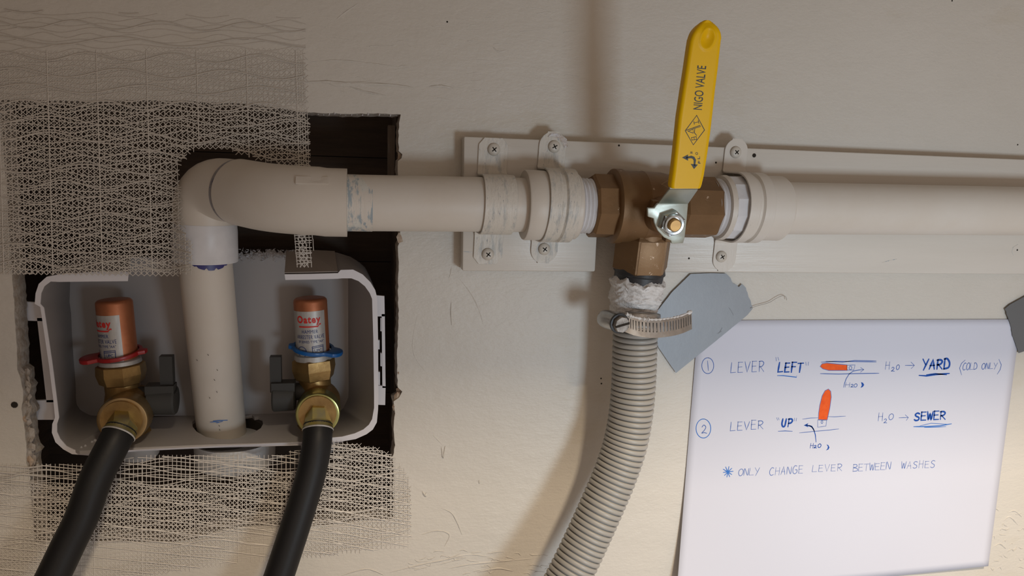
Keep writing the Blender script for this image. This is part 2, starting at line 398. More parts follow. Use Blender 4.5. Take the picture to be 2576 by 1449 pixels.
RG = [ridge([(770, 158), (840, 152), (900, 156), (1000, 168)], 0.0008, 0.0005), ridge([(760, 207), (820, 206), (870, 210), (985, 214), (1040, 221)], 0.0015, 0.0012),
      ridge([(880, 218), (925, 232), (970, 240)], 0.0008, 0.0008), ridge([(1080, 218), (1110, 217), (1140, 222)], 0.0012, 0.0010), ridge([(820, 206), (850, 212), (900, 211), (985, 213)], 0.0022, 0.0011),
      ridge([(1135, 760), (1134, 785), (1136, 818)], 0.0007, 0.0006), ridge([(1129, 700), (1133, 690), (1136, 670)], 0.0005, 0.0004),
      ridge([(1155, 700), (1185, 740), (1205, 780), (1215, 815)], 0.0005, 0.0003), ridge([(1110, 1125), (1115, 1150), (1120, 1122)], 0.0012, 0.0011),
      ridge([(1050, 792), (1038, 860), (1045, 900), (1070, 935)], 0.0005, 0.0002), ridge([(1062, 1236), (1070, 1247), (1072, 1240)], 0.0014, 0.0012),
      ridge([(1110, 1278), (1135, 1290), (1150, 1315), (1162, 1345)], 0.0006, 0.0006), ridge([(1060, 1345), (1100, 1335), (1130, 1345), (1118, 1375)], 0.0007, 0.0006),
      ridge([(1115, 1120), (1090, 1095)], 0.0006, 0.0004), ridge([(860, 1448), (900, 1435), (930, 1432), (965, 1446)], 0.0008, 0.0007),
      ridge([(845, 50), (870, 30), (900, 10)], 0.0006, 0.0005), ridge([(1240, 118), (1255, 130), (1275, 126)], 0.0008, 0.0005),
      ridge([(1000, 170), (1015, 165), (1030, 172)], 0.0008, 0.0004), ridge([(1205, 1208), (1206, 1216)], 0.0012, 0.0008),
      ridge([(980, 1440), (1060, 1420), (1120, 1408), (1180, 1395), (1235, 1402)], 0.0009, 0.0007), ridge([(1130, 1430), (1180, 1420), (1260, 1412), (1340, 1405)], 0.0008, 0.0006),
      ridge([(1200, 1440), (1250, 1430), (1290, 1436)], 0.0009, 0.0007), ridge([(2525, 1310), (2540, 1300), (2560, 1320)], 0.0009, 0.0007),
      ridge([(2500, 1375), (2515, 1368), (2530, 1380)], 0.0009, 0.0007), ridge([(2535, 1290), (2552, 1285), (2570, 1300)], 0.0008, 0.0006)]
for k in range(46):
    x = rnd.uniform(1010, 1400); y = rnd.uniform(1385, 1455)
    RG.append(ridge([(x, y), (x + rnd.uniform(4, 14), y + rnd.uniform(-5, 5)), (x + rnd.uniform(15, 34), y + rnd.uniform(-8, 6))], 0.0006, 0.0005))
for k in range(30):
    x = rnd.uniform(2490, 2600); y = rnd.uniform(1280, 1440)
    RG.append(ridge([(x, y), (x + rnd.uniform(3, 8), y + rnd.uniform(-6, 6)), (x + rnd.uniform(8, 18), y + rnd.uniform(-8, 8))], 0.0005, 0.0005))
for k in range(40):
    x = rnd.uniform(780, 1420); y = rnd.uniform(5, 270)
    RG.append(ridge([(x, y), (x + rnd.uniform(6, 18), y + rnd.uniform(-4, 4)), (x + rnd.uniform(20, 46), y + rnd.uniform(-6, 6))], 0.0005, 0.00022))
add('paint_ridges', join(*RG), M_wall, wall, smooth=60, kind='stuff')
# old nail hole at the left of the opening
add('nail_hole', lathe(P(37, 1018, 0.0), (0, 1, 0), [(-0.0004, 0.0020), (-0.0002, 0.0014), (0.0015, 0.0008)], 9), M_hole, wall)
add('nail_dimples', join(*[lathe(P(x, y, 0), (0, 1, 0), [(-0.0001, 0.0006), (0.0002, 0.0004)], 8) for x, y in ((1125, 55), (1512, 952), (1513, 965), (2560, 364), (2395, 2), (1690, 795))]), M_hole, wall, kind='stuff')

def slab(name, x0, x1, z0, z1, y0, y1, m, parent=None, **k):
    return add(name, box(((x0 + x1) / 2, (y0 + y1) / 2, (z0 + z1) / 2), x1 - x0, y1 - y0, z1 - z0), m, parent, smooth=0, **k)
hx0, hx1 = P(-40, 700, 0).x - 0.03, P(1010, 700, 0).x + 0.05
hz0, hz1 = P(500, 1365, 0).z - 0.06, P(500, 250, 0).z + 0.06
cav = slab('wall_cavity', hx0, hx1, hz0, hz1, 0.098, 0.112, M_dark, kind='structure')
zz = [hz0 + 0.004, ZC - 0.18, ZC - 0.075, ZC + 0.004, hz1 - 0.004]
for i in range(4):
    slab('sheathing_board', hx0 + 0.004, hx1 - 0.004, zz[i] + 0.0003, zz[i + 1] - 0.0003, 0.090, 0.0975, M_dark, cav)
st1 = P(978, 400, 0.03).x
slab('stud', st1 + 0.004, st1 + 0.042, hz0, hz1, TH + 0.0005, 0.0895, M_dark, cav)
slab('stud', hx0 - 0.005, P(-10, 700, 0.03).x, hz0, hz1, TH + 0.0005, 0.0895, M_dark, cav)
a = P(976, 300, 0.02); b = P(976, 440, 0.02)
slab('shim_block', a.x, st1 + 0.0035, b.z, a.z - 0.004, 0.016, 0.030, M_stud, cav)

# unseen slab, added to shade the upper wall from the ceiling lamp
shade_slab = slab('added_shade_slab', -0.8, 1.3, ZC + 0.27, ZC + 0.60, -0.44, -0.0005, M_wall, kind='structure')
# unseen dark panel, added out of view to dim the left side
slab('added_left_shade_panel', -0.50, -0.46, ZC - 0.95, ZC + 0.26, -0.75, -0.0005, M_stud, kind='structure')
# unseen white slab, added below to throw light back up
slab('added_bounce_slab', -0.35, 0.45, ZC - 0.60, ZC - 0.50, -0.80, -0.16, M_rim, kind='structure')
# ------------------------------------------------------------------ mounting board behind the pipe
BY = -0.013
bt = P(1167, 343, BY); bl = P(1163, 682, BY)
br_t = P(2576, 401, BY); br_b = P(2576, 690, BY)
ex = 0.25
def zline(x, p, q): return p.z + (q.z - p.z) * (x - p.x) / (q.x - p.x)
n0 = P(1501, 620, BY).x; n1 = P(1672, 620, BY).x; ntop = P(1600, 445, BY).z
xr = br_t.x + ex
outl = [bl, Vector((n0, BY, zline(n0, bl, br_b))), Vector((n0, BY, ntop)), Vector((n1, BY, ntop)), Vector((n1, BY, zline(n1, bl, br_b))),
        Vector((xr, BY, zline(xr, bl, br_b))), Vector((xr, BY, zline(xr, bt, br_t))), bt]
board = add('mounting_board', prism(outl, (0, 0.0129, 0)), M_board, smooth=30, bevel=0.0012,
            label='long cream-painted wooden board fixed flat on the wall behind the horizontal pipe', cat='board')
add('screw_hole', join(lathe(P(1897, 391, BY), (0, 1, 0), [(-0.0002, 0.0014), (-0.0001, 0.0010), (0.003, 0.0009)], 14)), M_hole, board, label='dark empty screw hole')
for x, y in ((1556, 366), (1696, 409), (1559, 360)): pass
add('knot_pits', join(*[lathe(P(x, y, BY), (0, 1, 0), [(-0.0001, 0.0007), (0.0003, 0.0004)], 8) for x, y in ((1557, 366), (1696, 420), (1801, 409), (2559, 629), (1733, 650))]), M_hole, board, kind='stuff')
for cp_, w_ in ((((1167, 633), (1180, 634), (1193, 636)), 0.0004), (((2219, 661), (2236, 656), (2255, 652)), 0.0005), (((2560, 615), (2548, 623), (2546, 634), (2550, 643)), 0.0005)):
    add('crack', ribbon([P(x, y, BY) for x, y in cp_], w_, Vector((0, -1, 0)), 0.0001), M_smear, board)

# ------------------------------------------------------------------ drain pipe, left run
YC = -0.0345
def ax(px, py=515): return P(px, py, YC).x
z_l = (P(1000, 443, YC).z + P(1000, 580, YC).z) / 2
z_r = (P(2400, 468, YC).z + P(2400, 590, YC).z) / 2
zc0 = z_l
def Z(x):                                        # centre height of the pipe run at x
    x0 = ax(1000); x1 = ax(2400); return z_l + (z_r - z_l) * (x - x0) / (x1 - x0)
def on(x): return Vector((x, YC, Z(x)))
RP = 0.0167
dl = thing('drain_pipe', P(555, 1085, 0.036), 'cream-painted drain pipe rising out of the box, turning through two elbows to the brass valve', 'pipe')
sp0 = P(556, 1062, 0.040); sp1 = P(517, 662, 0.011)
sd = (sp1 - sp0).normalized()
add('standpipe', sweep([sp0 - sd * 0.014, sp0, sp1 + sd * 0.005], [0.0162, 0.0162, 0.0162], 48), M_pvc, dl)
def onpipe(px, py, R_=0.0163):
    for q in range(1):
        y = 0.0
        for _ in range(30):
            p = P(px, py, y); t = (p - sp0).dot(sd); c_ = sp0 + sd * t; dx = p.x - c_.x; y = c_.y - math.sqrt(max(0, R_ * R_ - dx * dx))
        return P(px, py, y)
def mark(pts, w): return ribbon([onpipe(a, b) for a, b in pts], w, Vector((0, -1, 0)), 0.0001)
add('pen_mark', join(mark([(529, 1062), (540, 1061), (551, 1062)], 0.0005), mark([(537, 1059), (550, 1058), (572, 1057)], 0.0006), mark([(545, 1064), (560, 1060)], 0.0005)), M_inkl, dl, kind='stuff', label='small blue pen mark near the pipe foot')
add('dirt_speck', join(*[mark([(a, b), (a + 1.5, b + 2)], 0.0005) for a, b in ((523, 892), (539, 955), (545, 985), (527, 1000), (495, 905), (546, 930), (551, 1070), (552, 1080))]), M_hole, dl, kind='stuff')
# first elbow: up, then forward and right
R1 = 0.0190
e0 = P(517, 655, 0.011)
c1 = P(514, 470, 0.011); q1 = P(604, 484, -0.010)
d1 = (c1 - e0).normalized(); d2 = (q1 - c1).normalized()
rb = 0.020
pth = [e0, e0 + d1 * 0.006, e0 + d1 * 0.018]; rad = [R1, R1, R1]
for k in range(11):
    t = k / 10; a_ = c1 - d1 * rb; b_ = c1 + d2 * rb
    p = a_ * (1 - t) ** 2 + c1 * 2 * t * (1 - t) + b_ * t * t
    pth.append(p); rad.append(R1 + 0.0003 * t)
pth.append(q1 + d2 * 0.001); rad.append(R1 + 0.0003)
add('elbow', sweep(pth, rad, 56, up=(1, 0, 0)), M_pvc, dl, smooth=60)
# white unpainted socket of the first elbow
add('elbow_socket', lathe(e0 - d1 * 0.0005, d1, [(0, RP + 0.0005), (0.0, R1 + 0.0003), (0.0005, R1 + 0.0007), (0.019, R1 + 0.0005), (0.024, R1 + 0.0001)], 56, caps=False), M_pvcbare, dl, label='unpainted white end of the lower elbow')
V, F = [], []
ux_ = Vector((1, 0, 0)); ux_ = (ux_ - d1 * ux_.dot(d1)).normalized(); uy_ = d1.cross(ux_)
if uy_.y > 0: uy_ = -uy_
for k in range(25):
    a = math.radians(108 - 92 * k / 24); t = k / 24; hh = 0.0042 * max(0.05, math.sin(math.pi * min(1, t * 1.15)) ** 0.7) * (1 - 0.35 * (k % 5 == 3))
    q = e0 + ux_ * (0.0172 * math.cos(a)) + uy_ * (0.0172 * math.sin(a)); V += [q - d1 * 0.0002, q - d1 * hh]
F = [(2 * k, 2 * k + 1, 2 * k + 3, 2 * k + 2) for k in range(24)]
add('primer_mark', (V, F), M_primer, dl, label='dark blue primer mark under the elbow socket')
# second elbow: 40 degree bend to the horizontal run
q2 = Vector((P(704, 500, YC).x, YC, Z(P(704, 500, YC).x) + 0.001)); xe = ax(873, 430)
d3 = (q2 - q1).normalized(); d4 = Vector((1, 0, 0))
R2 = 0.0201
pth = [q1, q1 + d3 * 0.001]
for k in range(1, 10):
    t = k / 10; a_ = q2 - d3 * 0.024; b_ = q2 + d4 * 0.026
    pth.append(a_ * (1 - t) ** 2 + q2 * 2 * t * (1 - t) + b_ * t * t)
pth.append(Vector((xe - 0.012, YC, Z(xe)))); pth.append(Vector((xe, YC, Z(xe))))
rad = [R2] * len(pth)
sw = sweep(pth, rad, 64, up=(0, 0, 1), caps=False)
add('elbow', join(sw, lathe(on(xe), (1, 0, 0), [(0, R2), (0, RP), (-0.005, RP)], 64, caps=False),
                  lathe(q1, d3, [(0, R2), (-0.0006, R2 - 0.001), (-0.0006, 0.017)], 64, caps=False)), M_pvc, dl, smooth=50)
add('primer_seam', lathe(q1 - d3 * 0.0034, d3, [(0, R1 + 0.0002), (0.0004, R1 + 0.0006), (0.0033, R1 + 0.0007)], 64, caps=False), M_seam, dl, label='grey primer ring at the seam between the two elbows')
# raised size plate on the elbow, following its curve
xa, xb = P(743, 455, YC - 0.018).x, P(826, 455, YC - 0.018).x
V, F = [], []
za = P(780, 447, YC - 0.0195).z - Z(xa); zb = P(780, 464, YC - 0.0195).z - Z(xa)
aa = math.asin(min(0.95, za / R2)); ab = math.asin(min(0.95, zb / R2))
for r_ in (R2 - 0.0003, R2 + 0.0007):
    for i in range(9):
        x = xa + (xb - xa) * i / 8
        for j in range(5):
            a = aa + (ab - aa) * j / 4; r = r_
            if r_ > R2 and i in (4, 5, 6) and j < 3: r -= 0.0005
            V.append(Vector((x, YC - r * math.cos(a), Z(x) + r * math.sin(a))))
for i in range(8):
    for j in range(4):
        q = i * 5 + j; F.append((q + 45, q + 46, q + 51, q + 50))
        F.append((q, q + 5, q + 6, q + 1))
for i in range(8):
    F.append((i * 5, i * 5 + 45, i * 5 + 50, i * 5 + 5)); F.append((i * 5 + 4, i * 5 + 9, i * 5 + 54, i * 5 + 49))
for j in range(4):
    F.append((j, j + 1, j + 46, j + 45)); F.append((40 + j, 85 + j, 86 + j, 41 + j))
add('size_plate', (V, F), M_pvc, dl, smooth=30)
# horizontal run
x_c = ax(1318, 433)
add('pipe', sweep([on(xe - 0.01), on(ax(1330, 450))], RP, 56), M_pvc, dl)
xs0, xs1 = xe + 0.0002, ax(937, 450)
add('primer_smear', lathe(on(xs0), (1, 0, 0), [(0, RP + 0.0001), (xs1 - xs0, RP + 0.00008)], 56, caps=False), M_smear, dl, label='blue-grey primer smear on the pipe beside the elbow')
xA, xB, xC_, xD = ax(1320, 432), ax(1384, 432), ax(1452, 452), ax(1502, 452)
add('coupling', lathe(on(xA), (1, 0, 0), [(0, RP), (0, 0.0213), (0.0008, 0.0218), (xB - xA - 0.001, 0.0215), (xB - xA, 0.0208), (xC_ - xA - 0.001, 0.0208), (xC_ - xA, 0.020), (xC_ - xA, 0.012)], 64, caps=False), M_pvc, dl, smooth=35)
prof = []
nT = 7; LT = xD - xC_ + 0.004
for k in range(nT * 4 + 1):
    s = k / (nT * 4); prof.append((s * LT, 0.0172 + 0.0005 * math.cos(k * math.pi / 2) - 0.0006 * s))
add('thread', lathe(on(xC_ - 0.001), (1, 0, 0), prof, 56), M_pvcbare, dl, smooth=60, label='bare white threaded end screwed into the valve')

# right run
dr = thing('drain_pipe', on(ax(2100)), 'cream-painted pipe running right from the valve along the board to the picture edge', 'pipe')
xr0, xr1 = ax(1795, 440), ax(1812, 440)
LT = xr1 - xr0 + 0.003; prof = []
for k in range(17):
    prof.append((k / 16 * LT, 0.0182 + 0.0007 * math.cos(k * math.pi / 3)))
add('thread', lathe(on(xr0 - 0.002), (1, 0, 0), prof, 56), M_pvcbare, dr, smooth=60, label='white threaded end with sealing tape')
xr2 = ax(1826, 440)
add('collar', lathe(on(xr1), (1, 0, 0), [(0, 0.017), (0.0004, 0.0206), (xr2 - xr1 - 0.0006, 0.0212), (xr2 - xr1, 0.0205), (xr2 - xr1, 0.016)], 64, caps=False), M_pvc, dr, smooth=35)
xr3 = ax(1880, 440)
add('hex_shoulder', lathe(on(xr2), (1, 0, 0), [(0, 0.0208), (xr3 - xr2 + 0.004, 0.0208)], 12, phase=0.2), M_pvcbare, dr, smooth=10, label='bare white many-sided shoulder of the adapter')
xr4 = ax(1966, 460)
add('coupling', lathe(on(xr3), (1, 0, 0), [(0, 0.016), (0, 0.0212), (xr4 - xr3 - 0.0012, 0.0214), (xr4 - xr3, 0.0205), (xr4 - xr3, RP)], 64, caps=False), M_pvc, dr, smooth=35)
add('pipe', sweep([on(xr4 - 0.006), on(xr + 0.02)], RP + 0.0006, 56), M_pvc, dr)

# ------------------------------------------------------------------ pipe straps with screws
def strap(top_c, bot_c, top_end, bot_end, scr_t, scr_b, w, R, name_l, m, rounded, groove, glint=False):
    yb = BY - 0.0006
    T = P(top_c, top_end, yb); Bm = P(bot_c, bot_end, yb)
    xm = (T.x + Bm.x) / 2; z0 = Z(xm)
    def xof(z): return T.x + (Bm.x - T.x) * (T.z - z) / (T.z - Bm.z)
    path = []
    nt = 20
    zt = z0 + R + 0.0030
    for k in range(nt + 1): path.append((yb, T.z + (zt - T.z) * (k / nt) ** 1.8))
    path += [(yb - 0.0006, z0 + R + 0.0012), (yb - 0.0022, z0 + R + 0.0002), (yb - 0.0060, z0 + R)]
    na = 28
    for k in range(na + 1):
        a = math.pi / 2 - math.pi * k / na; path.append((YC - R * math.cos(a), z0 + R * math.sin(a)))
    path += [(yb - 0.0060, z0 - R), (yb - 0.0022, z0 - R - 0.0002), (yb - 0.0006, z0 - R - 0.0012)]
    zb_ = z0 - R - 0.0030
    for k in range(nt + 1): path.append((yb, zb_ + (Bm.z - zb_) * (1 - (1 - k / nt) ** 1.8)))
    cols = [-1, -0.97, -0.6, -0.25, -0.12, 0.0, 0.12, 0.25, 0.6, 0.97, 1]
    V, F = [], []; n = len(path)
    for i, (y, z) in enumerate(path):
        dend = min(abs(z - T.z), abs(z - Bm.z)); tab = i <= nt or i >= n - 1 - nt
        half = w / 2
        if tab:
            if rounded:
                rr = w / 2
                if dend < rr: half = max(0.22 * w, math.sqrt(max(0, rr * rr - (rr - dend) ** 2)))
            else:
                ch = 0.0042
                if dend < ch: half = w / 2 - (ch - dend) * 0.85
        else:
            half = w / 2 * 1.03
        a = None
        for c in cols:
            yy, zz_ = y, z
            if not tab and abs(c) < 0.2 and groove:
                ry, rz = YC - y, z - z0
                f = 1 - groove / R
                if abs(ry) > 0.002: yy = YC - ry * f; zz_ = z0 + rz * f
            V.append(Vector((xof(z) + c * half, yy, zz_)))
    m_ = len(cols)
    for i in range(n - 1):
        for j in range(m_ - 1): F.append((i * m_ + j, i * m_ + j + 1, (i + 1) * m_ + j + 1, (i + 1) * m_ + j))
    th = thing('pipe_strap', Vector((xm, BY, z0)), name_l, 'pipe strap', 'pipe straps screwed to the board')
    def sol(o):
        md = o.modifiers.new('s', 'SOLIDIFY'); md.thickness = 0.0011; md.offset = 0
    add('band', (V, F), m, th, smooth=40, mods=[sol])
    for (sx, sy) in (scr_t, scr_b):
        c = P(sx, sy, yb - 0.0016)
        r = 0.0040
        hd = lathe(c + Vector((0, 0.0010, 0)), (0, -1, 0), [(0, r * 0.98), (0.0006, r), (0.0012, r * 0.93), (0.0018, r * 0.70), (0.0021, r * 0.42), (0.0021, 0.0001)], 28)
        s_ = add('screw', hd, M_screw, th, smooth=50)
        a0 = rnd.uniform(0.4, 0.95); cr = []
        for q in (0, 1):
            a = a0 + q * math.pi / 2; u = Vector((math.cos(a), 0, math.sin(a))); v = Vector((-math.sin(a), 0, math.cos(a)))
            cr.append(prism([c + Vector((0, -0.00118, 0)) + u * (0.0018 * i) + v * (0.00042 * j * (1 if abs(i) < 1 else 0.8)) for i, j in ((-1, -1), (1, -1), (1, 1), (-1, 1))], (0, 0.0006, 0)))
        add('cross_slot', join(*cr), M_hole, s_, smooth=0)
    if glint:
        gp = [P(x, y, yb - 0.0007) for x, y in ((1396, 334), (1412, 338), (1426, 350), (1428, 368), (1420, 372), (1412, 358), (1404, 348), (1390, 343), (1378, 344), (1384, 336))]
        add('bare_metal_patch', prism(gp, (0, -0.00015, 0)), M_glint, th, smooth=0, label='glinting patch of bare metal where the paint has chipped')
    return th
strap(1242, 1226, 347, 664, (1243, 376), (1228, 640), 0.0188, RP + 0.0011, 'pipe strap with clipped corners, leftmost of the three, on the bare run of pipe', M_strap, False, 0.0)
strap(1393, 1366, 331, 662, (1395, 369), (1370, 627), 0.0180, 0.0225, 'pipe strap with a glinting bare-metal top tab, just left of the brass valve', M_strap, True, 0.0012, True)
strap(1855, 1818, 349, 682, (1852, 383), (1816, 646), 0.0168, 0.0226, 'pipe strap with rounded tabs just right of the brass valve, beside the empty screw hole', M_strap2, True, 0.0014)

# ------------------------------------------------------------------ ball valve
tl = math.radians(10)
S_ = Vector((0, -math.cos(tl), -math.sin(tl))); U_ = Vector((0, -math.sin(tl), math.cos(tl))); XX = Vector((1, 0, 0))
cx_v = ax(1630); C = on(cx_v)
bv = thing('ball_valve', C, 'bronze three-way ball valve with a yellow lever standing straight up, joining both pipe runs', 'valve')
def xv(px, py=440): return ax(px, py)
o8 = math.pi / 8 * 0
xl0, xl1 = xv(1487), xv(1548)
add('end_collar', lathe(on(xl0), XX, [(0, 0.0165), (0, 0.0192), (0.0015, 0.0205), (xl1 - xl0, 0.0205)], 8, up=S_, phase=0), M_bronze, bv, smooth=20, label='eight-sided left end')
xf0, xf1 = xv(1538, 425), xv(1566, 425)
xb1 = xv(1705, 440)
prof = [(0, 0.019), (0.0004, 0.0222), (0.0016, 0.0236), (xf1 - xf0 - 0.001, 0.0236), (xf1 - xf0 + 0.0005, 0.0228), (xf1 - xf0 + 0.012, 0.0226), (xf1 - xf0 + 0.0128, 0.0229), (xf1 - xf0 + 0.0135, 0.0226), (xb1 - xf0 - 0.012, 0.0222), (xb1 - xf0 - 0.004, 0.0205), (xb1 - xf0, 0.0175)]
add('body', lathe(on(xf0), XX, prof, 64), M_bronze, bv, smooth=35)
xq0, xq1 = xv(1700), xv(1798)
add('end_collar', lathe(on(xq0), XX, [(0, 0.0185), (0.003, 0.0203), (xq1 - xq0 - 0.0015, 0.0203), (xq1 - xq0, 0.0188), (xq1 - xq0, 0.016)], 8, up=S_, phase=0), M_bronze, bv, smooth=20, label='eight-sided right end')
# bottom port, six-sided
D_ = -U_
p_end = (C.z - P(1615, 681, YC - 0.002).z) / math.cos(tl)
add('bottom_port', join(lathe(C, D_, [(0.004, 0.0165), (0.017, 0.0178), (0.0190, 0.0190), (p_end - 0.0012, 0.0190), (p_end, 0.0176)], 6, up=XX, phase=0),
                        lathe(C, D_, [(0, 0.0155), (0.020, 0.0165)], 40)), M_bronze, bv, smooth=20)
fc = C + D_ * ((0.0185 + p_end) / 2) + S_ * 0.0164
add('port_plate', box(fc, 0.0165, 0.0008, p_end - 0.020, (XX, S_, U_)), M_bronzeedge, bv, bevel=0.0003, label='raised flat on the front of the lower port')
# cast diamond mark on the body
dm = C + XX * 0.006 + U_ * 0.0175 + S_ * 0.0149
nn = (dm - (C + XX * 0.006)).normalized(); uu = XX; vv = nn.cross(XX)
dpt = [dm + uu * 0.005 * a + vv * 0.0032 * b for a, b in ((-1, 0), (0, 1), (1, 0), (0, -1), (-1, 0))]
add('cast_mark', join(*[ribbon([dpt[i], dpt[i + 1]], 0.0006, nn, 0.0003) for i in range(4)]), M_bronzeedge, bv, smooth=0)
# bonnet and stem
add('bonnet', lathe(C, S_, [(0.014, 0.0115), (0.026, 0.0105), (0.030, 0.0095), (0.031, 0.006)], 40), M_bronze, bv, smooth=35)
add('stop_lug', box(C + S_ * 0.0275 + D_ * 0.0125 + XX * 0.0045, 0.0060, 0.007, 0.005, (XX, S_, U_)), M_bronze, bv, bevel=0.0008)
add('stop_lug', box(C + S_ * 0.0265 + U_ * 0.008 - XX * 0.0070, 0.0045, 0.006, 0.0045, (XX, S_, U_)), M_bronze, bv, bevel=0.0010)
cP = 0.0385
org = C + S_ * cP
def lp(x, y, c=cP): return PL(x, y, C + S_ * c, S_)
def z3(X, Y): return (1600 + X / 2.3367, 20 + Y / 2.3367)
# lever plate: round end, notch, straight right edge
ctr = lp(1698, 567, cP + 0.0078) - S_ * 0.0078
po = [z3(*q) for q in ((130, 1148), (308, 1148), (300, 1240), (288, 1345), (278, 1384), (210, 1386), (205, 1368), (165, 1350), (128, 1310), (108, 1262), (104, 1238), (70, 1228), (68, 1176), (108, 1176), (118, 1160))]
plate = prism([lp(*q) for q in po], -S_ * 0.0022)
# jog between the plate and the handle
hC = 0.0520
j = [lp(*z3(130, 1152)), lp(*z3(308, 1152)), lp(*z3(368, 1066), hC), lp(*z3(198, 1066), hC)]
jog = ([*j, *[p - S_ * 0.0022 + (-U_ * 0.0004) for p in j]], [(0, 1, 2, 3), (7, 6, 5, 4), (0, 4, 5, 1), (1, 5, 6, 2), (2, 6, 7, 3), (3, 7, 4, 0)])
k_ = [j[3], j[2], j[2] + U_ * 0.02, j[3] + U_ * 0.02]
tang = prism(k_, -S_ * 0.0022)
lever = add('lever_arm', join(plate, jog, tang), M_zinc, bv, bevel=0.0005, smooth=30, label='zinc-plated steel lever arm')
nb = C + S_ * cP + (ctr - org)
add('nut', lathe(nb, S_, [(0, 0.0080), (0.0044, 0.0080), (0.0052, 0.0070)], 6, up=XX, phase=0.35), M_zincnut, bv, smooth=20)
add('nut_rim', lathe(nb, S_, [(0.0045, 0.0066), (0.0066, 0.0064), (0.0072, 0.0058), (0.0070, 0.0046), (0.003, 0.0044)], 40, caps=False), M_zincnut, bv, smooth=50)
add('stem', lathe(nb - S_ * 0.03, S_, [(0, 0.0039), (0.0375, 0.0039), (0.0388, 0.0032)], 32), M_brassnew, bv, smooth=35)
add('stem_recess', lathe(nb, S_, [(0.0046, 0.0046), (0.0047, 0.0040)], 32), M_hole, bv)
# yellow grip
hF = 0.0560
left = [(207, 1058), (222, 950), (238, 800), (255, 640), (276, 500), (298, 360), (316, 235), (326, 175)]
right = [(388, 1058), (405, 985), (425, 860), (442, 740), (457, 610), (470, 490), (487, 360), (500, 240)]
def interp(tbl, y):
    tb = sorted(tbl, key=lambda q: q[1])
    if y <= tb[0][1]:
        a, b = tb[0], tb[1]
    elif y >= tb[-1][1]: a, b = tb[-2], tb[-1]
    else:
        for a, b in zip(tb, tb[1:]):
            if a[1] <= y <= b[1]: break
    return a[0] + (b[0] - a[0]) * (y - a[1]) / (b[1] - a[1])
V, F = [], []
ys = [1062, 1060, 1054, 1040] + [1040 - i * 20 for i in range(1, 40)] + [250 - i * 6 for i in range(0, 24)] + [108, 102, 97, 92, 88, 84, 80, 77, 75, 73, 72, 71.4]
ys = sorted(set(ys), reverse=True)
tk = 0.0072; nh = 24
for y in ys:
    L_, R_ = interp(left, y), interp(right, y)
    if y < 190:                                   # rounded nose
        f = (190 - y) / (190 - 71); wdt = max(0.002, (1 - f ** 1.9)) ** 0.60; mid = (L_ + R_) / 2 + 2; hw = (R_ - L_) / 2 * wdt
        L_, R_ = mid - hw, mid + hw
    e = 1.0
    if y > 1050: e = 1 - (y - 1050) / 12 * 0.06
    a = lp(*z3(L_, y), hF); b = lp(*z3(R_, y), hF); m_ = (a + b) / 2; h = (b - a).length / 2; ux = (b - a).normalized()
    rc = min(0.0018, h * 0.6)
    top = 0.0
    thick = tk * (1 if y > 150 else max(0.40, 1 - ((150 - y) / 60) ** 2 * 0.55))
    ring = []
    for i in range(nh + 1):                       # front face, left to right, with the thumb dimple
        s = -1 + 2 * i / nh; xx = s * (h - rc)
        dd = math.hypot((s * h * 1000 - 0.5) / 4.3, ((y - 178) / 2.34 * 0.208) / 4.8)
        dz = -0.0014 * (1 - dd * dd) if dd < 1 else 0
        if 1.0 < dd < 1.35: dz += 0.0003 * math.sin((dd - 1.0) / 0.35 * math.pi)
        ring.append((xx, (thick - tk) * 0.5 + dz))
    for k in range(1, 4):
        an = math.pi / 2 - k * math.pi / 6; ring.append((h - rc + rc * math.cos(an), (thick - tk) * 0.5 - rc + rc * math.sin(an)))
    zb2 = -thick + (thick - tk) * 0.5
    ring += [(h, zb2 + rc), (h - rc * 0.3, zb2 + rc * 0.3), (h - rc, zb2), (-(h - rc), zb2), (-(h - rc * 0.3), zb2 + rc * 0.3), (-h, zb2 + rc)]
    for k in range(1, 4):
        an = math.pi - (k - 1) * math.pi / 6; ring.append((-(h - rc) + rc * math.cos(an), (thick - tk) * 0.5 - rc + rc * math.sin(an)))
    nr = len(ring)
    for (xx, hh) in ring: V.append(m_ + ux * (xx * e) + S_ * (hh * e))
nR = len(ys)
for i in range(nR - 1):
    for k in range(nr):
        k2 = (k + 1) % nr; F.append((i * nr + k, i * nr + k2, (i + 1) * nr + k2, (i + 1) * nr + k))
F.append(tuple(range(nr))); F.append(tuple((nR - 1) * nr + k for k in range(nr)))
grip = add('grip', (V, F), M_yellow, bv, smooth=50, label='yellow vinyl grip')
# print on the grip
def hp(X, Y): return lp(*z3(X, Y), hF + 0.00012)
def quad_text(body, o, xd, yd, bold=0.0, sp=1.0):
    tv, tf = text2d(body, 1.0, bold, sp); return [o + xd * v.x + yd * v.y for v in tv], tf
t0 = hp(388, 600); t1 = hp(414, 342); tL = hp(336, 596)
pv = quad_text('NIGO VALVE', t0, t1 - t0, tL - t0, 0.004)
px1 = 1.0 / FOC * 0.385
def hs(pts, w): return ribbon([hp(a, b) for a, b in pts], w, S_, 0.0)
prt = [pv, hs([(357, 632), (403, 718), (337, 805), (290, 722), (357, 632)], 0.0005)]
W3 = 0.00045
prt += [hs([(327, 762), (354, 757)], W3), hs([(329, 777), (356, 773)], W3), hs([(327, 762), (329, 777)], W3), hs([(354, 757), (356, 773)], W3), hs([(341, 760), (343, 775)], W3),
        hs([(298, 719), (376, 691)], 0.0006), hs([(306, 725), (337, 736), (335, 713), (306, 725)], W3), hs([(337, 711), (380, 697)], W3), hs([(346, 713), (343, 733), (357, 750)], W3),
        hs([(340, 667), (343, 684)], W3), hs([(366, 661), (370, 679)], W3), hs([(342, 676), (368, 670)], W3)]
